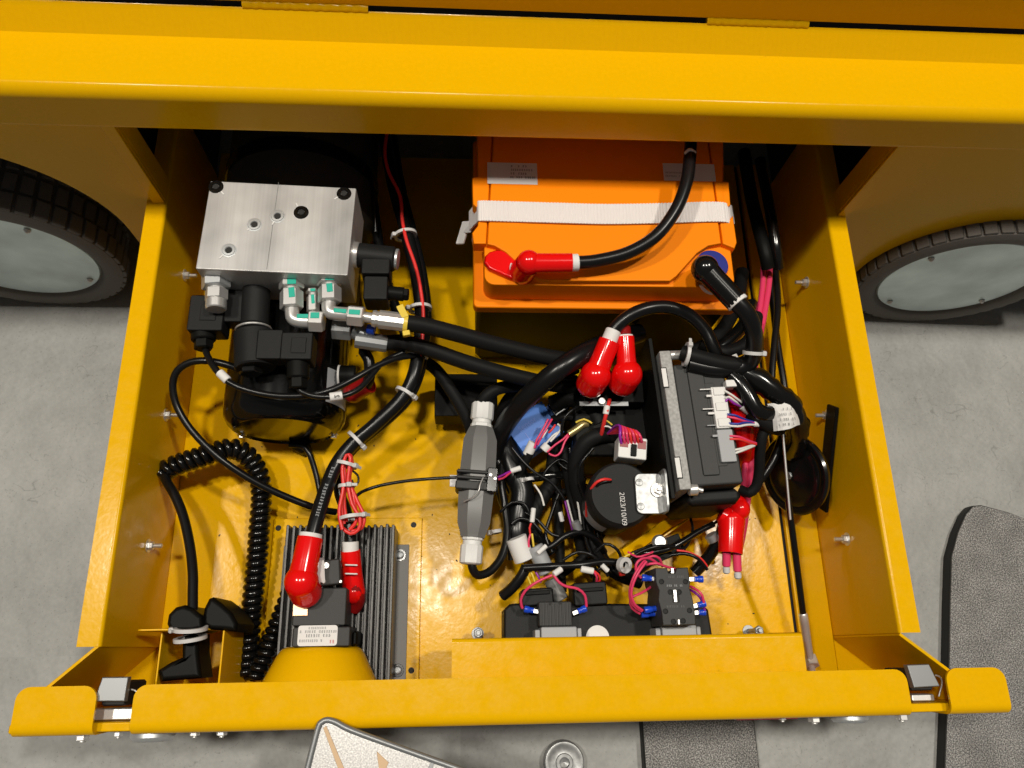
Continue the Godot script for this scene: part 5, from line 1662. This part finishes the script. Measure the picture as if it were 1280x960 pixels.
	sleeve(hm, at(667, 635, 0.085), at(665, 653, 0.083), 0.0028)
	sleeve(hm, at(672, 692, 0.09), at(683, 682, 0.09), 0.0026)
	sleeve(hm, at(726, 711, 0.092), at(742, 714, 0.092), 0.0036)
	sleeve(hm, at(685, 556, 0.10), at(679, 563, 0.098), 0.0050)
	part(hm, "shrink_tube", Shape.new().rod(at(668, 683, 0.078), at(684, 716, 0.074), 0.0095, 16, 0.001), M.lamp_grey)
	part(hm, "shrink_tube", Shape.new().rod(at(688, 724, 0.072), at(702, 750, 0.07), 0.0080, 16, 0.001), M.connector_grey)
	for q in [
		["purple_wire", [[618, 598, 0.10], [626, 595, 0.098], [634, 591, 0.094], [640, 588, 0.09]]],
		["pink_wire", [[618, 600, 0.10], [628, 598, 0.098], [635, 593, 0.094], [640, 589, 0.09]]],
		["pink_wire", [[685, 524, 0.10], [678, 538, 0.10], [671, 550, 0.098], [668, 560, 0.095]]],
		["purple_wire", [[688, 524, 0.10], [682, 540, 0.10], [673, 552, 0.097], [669, 560, 0.094]]],
		["white_wire", [[684, 537, 0.103], [681, 542, 0.104], [678, 547, 0.102]]],
		["white_wire", [[702, 538, 0.104], [693, 543, 0.105], [688, 548, 0.104], [682, 555, 0.1]]],
		["pink_wire", [[684, 565, 0.10], [694, 556, 0.103], [704, 549, 0.105], [712, 541, 0.105], [725, 532, 0.104]]],
		["pink_wire", [[686, 567, 0.10], [694, 570, 0.102], [701, 565, 0.104], [706, 552, 0.105], [714, 541, 0.105]]],
		["pink_wire", [[663, 668, 0.085], [661, 675, 0.085], [661, 684, 0.083]]],
		["yellow_wire", [[665, 667, 0.086], [666, 675, 0.085], [667, 683, 0.083]]],
		["red_wire", [[664, 654, 0.083], [662, 660, 0.082], [663, 668, 0.08]]],
		["yellow_wire", [[662, 712, 0.08], [666, 720, 0.08], [669, 729, 0.078]]],
		["yellow_wire", [[655, 712, 0.078], [660, 722, 0.077], [664, 732, 0.075]]],
		["purple_wire", [[668, 712, 0.08], [673, 721, 0.08], [676, 728, 0.078]]],
		["red_wire", [[741, 713, 0.092], [748, 718, 0.09], [750, 725, 0.086], [745, 730, 0.08]]],
		["pink_wire", [[742, 715, 0.092], [746, 721, 0.09], [745, 730, 0.08]]],
	]:
		cable(hm, q[1], 0.0012, M[q[0]], "wire", 8)
	for q in [
		[[712, 560, 0.08], [716, 600, 0.078], [726, 640, 0.072], [733, 676, 0.066], [742, 700, 0.06]],
		[[724, 600, 0.085], [729, 630, 0.08], [730, 660, 0.075], [738, 690, 0.07], [758, 712, 0.06]],
		[[690, 560, 0.07], [700, 580, 0.075], [716, 592, 0.075], [730, 612, 0.07]],
		[[655, 640, 0.07], [672, 650, 0.072], [690, 668, 0.07], [716, 672, 0.068]],
		[[700, 612, 0.06], [690, 640, 0.06], [682, 668, 0.06], [690, 690, 0.06]],
		[[742, 560, 0.12], [726, 580, 0.115], [724, 600, 0.105], [732, 625, 0.09]],
		[[786, 700, 0.085], [800, 690, 0.086], [822, 683, 0.086], [846, 684, 0.08], [856, 692, 0.075]],
		[[838, 694, 0.10], [856, 692, 0.105], [872, 698, 0.105], [884, 712, 0.10]],
		[[640, 655, 0.078], [650, 648, 0.08], [664, 652, 0.08], [676, 664, 0.078]],
		[[735, 505, 0.115], [716, 512, 0.118], [704, 526, 0.115], [702, 545, 0.105]],
	]:
		cable(hm, q, 0.0019, M.cable, "wire", 8)
	for q in [["white_wire", [[716, 604, 0.083], [721, 622, 0.080], [724, 640, 0.078], [726, 655, 0.074]]], ["white_wire", [[709, 625, 0.075], [714, 645, 0.073], [719, 662, 0.071]]], ["purple_wire", [[706, 625, 0.072], [711, 645, 0.07], [716, 664, 0.068]]],
		["yellow_wire", [[720, 528, 0.108], [730, 524, 0.112], [740, 529, 0.112]]], ["pink_wire", [[690, 524, 0.104], [684, 534, 0.106], [677, 546, 0.103], [672, 556, 0.098]]], ["red_wire", [[694, 531, 0.106], [690, 537, 0.107], [686, 541, 0.104]]], ["white_wire", [[697, 530, 0.106], [701, 534, 0.107], [698, 541, 0.106], [688, 552, 0.104]]]]:
		cable(hm, q[1], 0.0012, M[q[0]], "wire", 8)
	sleeve(hm, at(719, 652, 0.082), at(723, 663, 0.078), 0.0052, M.zinc)
	for q in [
		[[640, 560, 0.09], [652, 575, 0.088], [668, 590, 0.085], [690, 604, 0.08], [706, 625, 0.075]],
		[[625, 640, 0.075], [640, 628, 0.08], [655, 630, 0.08], [662, 642, 0.078]],
		[[676, 600, 0.07], [686, 584, 0.075], [700, 574, 0.075], [712, 580, 0.075]],
		[[745, 690, 0.08], [756, 680, 0.085], [768, 684, 0.085], [776, 696, 0.08], [770, 712, 0.075]],
		[[704, 700, 0.085], [722, 690, 0.09], [740, 694, 0.09], [752, 706, 0.085], [760, 720, 0.08]],
		[[750, 740, 0.06], [742, 726, 0.07], [748, 712, 0.08], [764, 704, 0.08]],
		[[860, 640, 0.05], [866, 660, 0.06], [860, 680, 0.07], [846, 694, 0.075]],
		[[900, 610, 0.06], [908, 630, 0.06], [898, 650, 0.06], [880, 662, 0.06]],
	]:
		cable(hm, q, 0.0017, M.cable, "wire", 8)
	for q in [["pink_wire", [[785, 690, 0.09], [796, 696, 0.096], [806, 694, 0.096], [816, 690, 0.09]]], ["yellow_wire", [[776, 700, 0.09], [784, 694, 0.092], [792, 692, 0.09]]], ["white_wire", [[668, 606, 0.075], [676, 618, 0.076], [680, 632, 0.074]]], ["red_wire", [[846, 688, 0.09], [860, 690, 0.092], [876, 698, 0.09], [884, 708, 0.085]]]]:
		cable(hm, q[1], 0.0012, M[q[0]], "wire", 8)
	sleeve(hm, at(700, 640, 0.08), at(703, 652, 0.078), 0.0026)
	sleeve(hm, at(752, 706, 0.088), at(760, 714, 0.086), 0.0028)
	part(hm, "fuse_holder", Shape.new().tube(smooth(run([[711, 543, 0.106], [720, 537, 0.107], [728, 531, 0.107], [734, 530, 0.105]]), 0.003), 0.0042, 12, []), M.brass)
	# fused red wire below the boots
	var fw := thing("fused_wire", "short red wire with white sleeve below the two red boots", "wire", at(756, 522, 0.12))
	cable(fw, [[762, 500, 0.135], [760, 508, 0.14], [757, 520, 0.138], [753, 537, 0.125], [750, 550, 0.11]], 0.0022, M.red_wire, "wire")
	sleeve(fw, at(759, 507, 0.140), at(757, 518, 0.138), 0.0034)
	for k in 2:
		cable(fw, [[755, 524 + k * 9, 0.13], [760, 527 + k * 6, 0.13], [765, 531 + k * 5, 0.128]], 0.0010, M.yellow_wire if k == 0 else M.white_wire, "stray_wire", 8)
	# lug on the controller's rear bolt
	var lg := thing("lug_cable", "black taped cable with white tie at the rear of the controller", "cable", at(875, 452, 0.15))
	cable(lg, [[852, 441, 0.176], [862, 444, 0.178], [880, 449, 0.178], [905, 455, 0.176], [925, 456, 0.174], [940, 448, 0.17], [945, 436, 0.16]], 0.0086, M.sleeve, "taped_bundle", 16)
	var tb := smooth(run([[898, 454, 0.162], [920, 462, 0.166], [945, 474, 0.168], [968, 490, 0.166], [985, 506, 0.158], [995, 526, 0.142], [996, 548, 0.115], [990, 566, 0.085]]))
	var rr := []
	for i in tb.size():
		rr.append(1.0 + 0.09 * sin(i * 0.9) + 0.07 * sin(i * 2.3 + 1.0) - 0.25 * absf(i / float(tb.size()) - 0.5))
	part(lg, "taped_bundle", Shape.new().tube(tb, 0.0132, 18, rr), M.black_gloss)
	tie(lg, at(858, 443, 0.178), Vector3(1, 0, 0.2), 0.0122, Vector3(0, 1, -0.5))
	cable(lg, [[915, 470, 0.17], [925, 480, 0.172], [935, 495, 0.172], [945, 512, 0.170], [958, 518, 0.165], [975, 512, 0.16]], 0.0090, M.black_gloss, "cable", 16)
	cable(lg, [[938, 514, 0.162], [950, 524, 0.162], [962, 532, 0.158], [975, 535, 0.15]], 0.0085, M.sleeve, "cable", 16)
	cable(lg, [[960, 530, 0.155], [953, 545, 0.15], [950, 565, 0.14], [949, 590, 0.125], [945, 608, 0.115], [936, 616, 0.11], [925, 612, 0.105]], 0.0058, M.sleeve)
	cable(lg, [[875, 430, 0.15], [900, 440, 0.15], [925, 435, 0.15], [940, 420, 0.145], [945, 395, 0.13]], 0.0080, M.sleeve)
	cable(lg, [[890, 440, 0.13], [912, 425, 0.13], [930, 405, 0.12], [940, 380, 0.10]], 0.0075, M.black_gloss)
	cable(lg, [[865, 440, 0.12], [885, 430, 0.12], [905, 410, 0.11], [920, 380, 0.09], [928, 340, 0.07]], 0.0085, M.sleeve)
	part(lg, "white_tag", Shape.new().box(at(919, 446, 0.160), Vector3(0.006, 0.001, 0.006), Basis(Vector3.UP, 0.4), 0.0003), M.paper)
	# cloth label wrapped on the taped bundle
	var cl := Shape.new()
	var rows := []
	var grid := [[[959, 505, 0.166], [967, 504, 0.171], [975, 506, 0.173], [984, 502, 0.172], [990, 504, 0.164]],
		[[964, 514, 0.168], [972, 514, 0.174], [981, 514, 0.176], [990, 511, 0.173], [995, 514, 0.164]],
		[[966, 526, 0.168], [975, 526, 0.175], [985, 525, 0.177], [994, 522, 0.172], [999, 525, 0.162]],
		[[967, 539, 0.166], [976, 538, 0.172], [987, 536, 0.174], [996, 532, 0.168], [1000, 531, 0.158]]]
	for g in grid:
		rows.append(smooth(run(g), 0.003))
	for i in rows.size() - 1:
		for j in 12:
			var fa := float(j) / 12
			var fb := float(j + 1) / 12
			var pa: PackedVector3Array = rows[i]
			var pb: PackedVector3Array = rows[i + 1]
			var a := pa[int(fa * (pa.size() - 1))]
			var b := pa[int(fb * (pa.size() - 1))]
			var c := pb[int(fb * (pb.size() - 1))]
			var d := pb[int(fa * (pb.size() - 1))]
			var n := (b - a).cross(d - a).normalized()
			if n.y < 0:
				n = -n
			cl.flat(a, b, c, d, n)
	var clo := solo("cloth_label", "crumpled white cloth label wrapped round the taped black bundle", "label", cl, M.paper)
	for k in 4:
		small_print(clo, "print", at(982, 511 + 6.5 * k, [0.1775, 0.1785, 0.1785, 0.177][k]), Vector3(1, -0.08, -0.1).normalized(), Vector3(0, 0, -1), [0.012, 0.016, 0.019, 0.017][k], 0.0026, M.grey_ink, 700 + k)
	# pink power wires on the right
	var pk := thing("pink_power_wires", "pair of thick pink power wires with red boot beside the controller", "wire", at(935, 560, 0.05))
	for k in 2:
		cable(pk, [[953 + 8 * k, 300, 0.07], [954 + 8 * k, 345, 0.09], [949 + 7 * k, 390, 0.10], [941 + 7 * k, 430, 0.11], [934 + 6 * k, 490, 0.115], [933 + 6 * k, 540, 0.11], [931 + 7 * k, 590, 0.10], [926 + 8 * k, 630, 0.085], [922 + 8 * k, 660, 0.07], [916 + 8 * k, 690, 0.05]], 0.0036, M.pink_wire, "wire", 12)
	boot(pk, at(913, 692, 0.092), at(914, 650, 0.092), 0.0132, 0.0150, 0.0, M.red)
	var lo := Shape.new()
	lo.ball(at(924, 636, 0.098), Vector3(0.0115, 0.0125, 0.0125), Basis(Vector3.UP, 0.4), 24, 14)
	lo.lathe(at(924, 636, 0.098), at(918, 618, 0.096) - at(924, 636, 0.098), [[0, 0.0112], [0.006, 0.0105], [0.0125, 0.0098], [0.0125, 0]], 20)
	lo.lathe(at(916, 650, 0.094), at(900, 641, 0.094) - at(916, 650, 0.094), [[0, 0.0120], [0.010, 0.0105], [0.015, 0.0095], [0.0155, 0]], 20)
	part(pk, "boot_lobe", lo, M.red)
	for q in [[908, 908], [921, 922]]:
		var a := at(q[0], 690, 0.09)
		var b := at(q[1], 708 + (q[0] - 908) * 0.5, 0.085)
		part(pk, "wire_end", Shape.new().rod(a, b, 0.0046, 14, 0.001), M.pink_wire)
		part(pk, "wire_cap", Shape.new().rod(b, b + (b - a).normalized() * 0.008, 0.0040, 14, 0.0016), M.nylon)
	lone("pink_wire", "single pink wire in front of the taped bundle", "wire", [[944, 430, 0.155], [938, 446, 0.155], [932, 470, 0.15], [929, 495, 0.14]], 0.0042, M.pink_wire)
	# black cables down the right side
	lone("right_side_cable", "straight black cable left of the right-hand pair", "cable", [[964, 300, 0.06], [970, 345, 0.07], [972, 385, 0.08], [968, 430, 0.085], [965, 475, 0.085], [968, 520, 0.08]], 0.0042, M.cable, "black cables along the right wall")
	lone("right_side_cable", "straight black cable right of the right-hand pair", "cable", [[958, 310, 0.05], [966, 380, 0.05], [972, 430, 0.05], [980, 480, 0.05], [988, 540, 0.045], [994, 600, 0.04]], 0.0042, M.cable, "black cables along the right wall")
	lone("right_side_cable", "curved black cable in front of the round horn", "cable", [[985, 520, 0.08], [978, 545, 0.085], [966, 575, 0.085], [952, 598, 0.08], [935, 615, 0.07]], 0.0048, M.cable, "black cables along the right wall")
	var ho2 := thing("cable_sleeve", "black corrugated sleeve in the dark corner right of the battery", "cable", at(955, 290, 0.05))
	cable(ho2, [[930, 190, 0.10], [940, 250, 0.11], [955, 310, 0.12], [960, 335, 0.11]], 0.008, M.black, "sleeve", 16)
	cable(ho2, [[950, 200, 0.12], [962, 260, 0.13], [970, 310, 0.125], [973, 335, 0.11]], 0.0065, M.black_gloss, "sleeve", 16)
	# a few leads in the dark between pump and battery
	var lf := thing("left_harness", "thin red wire with black leads between pump and battery", "wire", at(510, 300, 0.1))
	cable(lf, [[484, 165, 0.14], [481, 190, 0.14], [486, 215, 0.14], [500, 245, 0.14], [503, 275, 0.14], [508, 300, 0.143], [520, 335, 0.143], [527, 370, 0.142], [529, 400, 0.140], [526, 440, 0.136], [519, 470, 0.128], [512, 488, 0.122]], 0.0021, M.red_wire, "wire", 8)
	cable(lf, [[450, 165, 0.10], [462, 220, 0.10], [470, 280, 0.10], [480, 340, 0.10], [500, 400, 0.10], [515, 440, 0.10]], 0.0060, M.cable)
	cable(lf, [[440, 170, 0.13], [458, 200, 0.13], [466, 240, 0.13], [470, 290, 0.12]], 0.0024, M.cable)
	# a steel bar edge under the hoses
	var sb := Shape.new()
	sb.slab(at(545, 478, 0.06), at(622, 482, 0.062), 0.0005)
	sb.slab(at(545, 478, 0.02) + Vector3(0, 0, 0.002), at(622, 520, 0.058), 0.001)
	solo("black_crossbar", "black crossbar with bright upper edge below the hydraulic hoses", "bar", sb, M.black)
	# rod with threaded end on the right
	var ro := thing("release_rod", "thin black release rod with steel threaded end along the right side", "rod", at(1005, 780, 0.02))
	part(ro, "inner_wire", Shape.new().rod(at(973, 478, 0.150), at(988, 650, 0.115), 0.0013, 10), M.steel)
	part(ro, "sheath", Shape.new().rod(at(985, 622, 0.118), at(1004, 769, 0.070), 0.0036, 14), M.black_gloss)
	var en := Shape.new()
	en.lathe(at(1003.5, 766, 0.071), at(1012, 822, 0.045) - at(1003.5, 766, 0.071), [[0, 0.0036], [0.002, 0.0048], [0.012, 0.0048], [0.040, 0.0044], [0.075, 0.0044], [0.075, 0]], 16)
	part(ro, "threaded_end", en, M.steel)
	var nt := Shape.new()
	var nc := at(1013, 827, 0.042)
	nt.rod(nc - Vector3(0, 0.004, 0.005), nc + Vector3(0, 0.001, 0.005), 0.0095, 6, 0.0008, true)
	part(ro, "lock_nut", nt, M.steel)
	# horn with its arm
	var hn := thing("disc_horn", "round black disc horn on an arm by the right wall", "horn", at(1003, 595, 0.03))
	var ha := Vector3(-0.90, 0.38, 0.20).normalized()
	var hc := at(994, 593, 0.072)
	part(hn, "shell", Shape.new().lathe(hc - ha * 0.018, ha, [[0.006, 0], [0.006, 0.034], [0.010, 0.042], [0.015, 0.046], [0.020, 0.0475], [0.0225, 0.0455], [0.023, 0.040], [0.0215, 0.037], [0.024, 0.031], [0.0225, 0.026], [0.026, 0.018], [0.0255, 0.012], [0.028, 0.008], [0.028, 0]], 56), M.black_gloss)
	part(hn, "centre_bolt", Shape.new().rod(hc + ha * 0.005, hc + ha * 0.012, 0.0045, 6, 0.0006, true), M.dull_zinc)
	var b0 := Vector3(0.4335, 0.098, -0.262)
	var b1 := Vector3(0.4300, 0.040, -0.150)
	var bd := (b1 - b0).normalized()
	part(hn, "arm", Shape.new().box((b0 + b1) * 0.5, Vector3(0.004, 0.024, b0.distance_to(b1)), Basis(bd.cross(Vector3.UP).normalized() * -1.0, bd.cross(bd.cross(Vector3.UP)).normalized() * -1.0, bd), 0.001), M.black)
	part(hn, "spacer", Shape.new().rod(hc - ha * 0.02, Vector3(0.4300, 0.052, -0.172), 0.008, 16), M.black)
	# linkage below the controller
	var lk := thing("linkage_rod", "black rod with bright ends below the controller front", "rod", at(845, 680, 0.05))
	cable(lk, [[800, 692, 0.075], [828, 688, 0.078], [848, 680, 0.078], [872, 665, 0.076], [892, 655, 0.074]], 0.0034, M.black_gloss, "rod")
	part(lk, "pivot_plate", Shape.new().box(at(822, 690, 0.058), Vector3(0.062, 0.004, 0.022), Basis(Vector3.UP, 0.35), 0.001), M.black)
	var pv := at(824, 678, 0.072)
	part(lk, "pivot_cap", Shape.new().lathe(pv, Vector3.UP, [[0, 0.0085], [0.002, 0.0085], [0.005, 0.006], [0.0055, 0]], 24), M.zinc)
	part(lk, "white_clip", Shape.new().lathe(at(778, 706, 0.09), Vector3(0.5, 1, 0.2), [[0, 0.004], [0, 0.0085], [0.006, 0.0085], [0.006, 0.004]], 20), M.nylon)
	part(lk, "red_bead", Shape.new().rod(at(774, 717, 0.08), at(781, 716, 0.08), 0.003, 12), M.red_wire)

func pod(t: Node3D, called: String, list: Array, top: float, bottom: float) -> void:
	var poly := PackedVector2Array()
	for q in list:
		var p := at(q[0], q[1], top)
		poly.append(Vector2(p.x, p.z))
	part(t, called, Shape.new().prism(poly, Vector3(0, bottom, 0), Vector3.RIGHT, Vector3(0, 0, 1), -(top - bottom), 0.005), M.black)

func spiral(t: Node3D, list: Array, R: float, r: float, pitch: float) -> void:
	var p := smooth(run(list), 0.002)
	var pts := PackedVector3Array()
	var len := 0.0
	for i in p.size() - 1:
		len += p[i].distance_to(p[i + 1])
	var turns := len / pitch
	var per := 14
	var total := int(turns * per)
	var u := Vector3.UP
	var walked := 0.0
	var i := 0
	for k in total:
		var d := len * k / total
		while i < p.size() - 2 and walked + p[i].distance_to(p[i + 1]) < d:
			walked += p[i].distance_to(p[i + 1])
			i += 1
		var t0 := (p[i + 1] - p[i]).normalized()
		u = (u - t0 * u.dot(t0)).normalized()
		var v := t0.cross(u)
		var c := p[i].lerp(p[i + 1], clampf((d - walked) / maxf(p[i].distance_to(p[i + 1]), 1e-6), 0, 1))
		var a := TAU * k / per
		pts.append(c + (u * cos(a) + v * sin(a)) * (R - r * 0.4))
	part(t, "spiral", Shape.new().tube(pts, r, 8), M.black_gloss)

# ------------------------------------------------------------------ things on the hall floor
func build_floor_things() -> void:
	var top := GROUND + 0.019
	var m := Shape.new()
	var poly := PackedVector2Array()
	for q in [[1180, 975], [1186, 825], [1187, 761], [1189, 695], [1197, 665], [1207, 642], [1216, 632], [1228, 631], [1262, 640], [1285, 649], [1400, 700], [1440, 900], [1440, 1200], [1170, 1200]]:
		var p := at(q[0], q[1], top)
		poly.append(Vector2(p.x, p.z))
	mat_slab("rubber_mat", "large speckled grey rubber pad with rounded end on the floor at right", poly, top)
	poly = PackedVector2Array()
	var a := at(803, 910, top)
	var b := at(944, 905, top)
	poly = rounded(Vector2(a.x, -0.12), Vector2(b.x, 0.45), 0.03, 6)
	mat_slab("rubber_mat", "speckled grey rubber pad reaching out under the drawer front", poly, top)
	# the bright case corner at the lower edge
	var t := thing("silver_case", "silver glittering case corner with painted tan reflections at the bottom edge", "case", Vector3(-0.10, GROUND, 0.2))
	var h := 0.158
	var cp := PackedVector2Array()
	for q in [[383, 966], [396, 912], [401, 903], [408, 900], [418, 902], [440, 913], [500, 935], [570, 960], [640, 985], [640, 1100], [360, 1100]]:
		var p := at(q[0], q[1], h)
		cp.append(Vector2(p.x, p.z))
	part(t, "lid", Shape.new().prism(cp, Vector3(0, h - 0.010, 0), Vector3.RIGHT, Vector3(0, 0, 1), -0.010, 0.003), M.foil)
	var inner := PackedVector2Array()
	for q in cp:
		inner.append(Vector2(lerpf(q.x, -0.12, 0.45), lerpf(q.y, 0.24, 0.45)))
	part(t, "case_body", Shape.new().prism(inner, Vector3(0, GROUND, 0), Vector3.RIGHT, Vector3(0, 0, 1), -(h - 0.0105 - GROUND), 0.003), M.dark)
	part(t, "rim", Shape.new().tube(smooth(run([[384, 962, h], [397, 912, h], [402, 903, h], [409, 900, h], [419, 902.5, h], [440, 913, h], [500, 935, h], [570, 960, h], [640, 985, h]]), 0.004), 0.0028, 10), M.dull_zinc)
	for q in [[[404, 910], [408, 907], [431, 962], [424, 964]], [[471, 939], [486, 953], [482, 962], [474, 964]], [[540, 950], [544, 949], [541, 960], [534, 962]]]:  # flat strips paint reflections onto the lid
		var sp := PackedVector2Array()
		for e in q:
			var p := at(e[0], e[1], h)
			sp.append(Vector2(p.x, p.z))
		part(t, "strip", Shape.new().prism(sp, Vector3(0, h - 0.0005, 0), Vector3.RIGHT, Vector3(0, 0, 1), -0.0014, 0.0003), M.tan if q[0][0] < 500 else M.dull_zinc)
	# round zinc cap
	var c := at(706, 954, GROUND + 0.02)
	c.y = GROUND
	solo("zinc_cap", "round shiny metal cap with centre hole on the floor", "cap", Shape.new().lathe(c, Vector3.UP, [[0, 0.025], [0.014, 0.025], [0.016, 0.0235], [0.0165, 0.020], [0.0155, 0.0185], [0.0162, 0.011], [0.0175, 0.010], [0.0175, 0.0065], [0.012, 0.006], [0.010, 0]], 36), M.galvanised)

func mat_slab(called: String, label: String, poly: PackedVector2Array, top: float) -> void:
	var t := thing(called, label, "rubber mat", Vector3(poly[0].x, GROUND, poly[0].y), "rubber pads on the floor")
	part(t, "pad", Shape.new().prism(poly, Vector3(0, GROUND + 0.001, 0), Vector3.RIGHT, Vector3(0, 0, 1), -(top - GROUND - 0.002), 0.002), M.mat_side)
	var inner := PackedVector2Array()
	var off := Geometry2D.offset_polygon(poly, -0.0015)
	inner = off[0] if off.size() else poly
	part(t, "top_skin", Shape.new().prism(inner, Vector3(0, top - 0.0012, 0), Vector3.RIGHT, Vector3(0, 0, 1), -0.0012, 0.0005), M.mat)
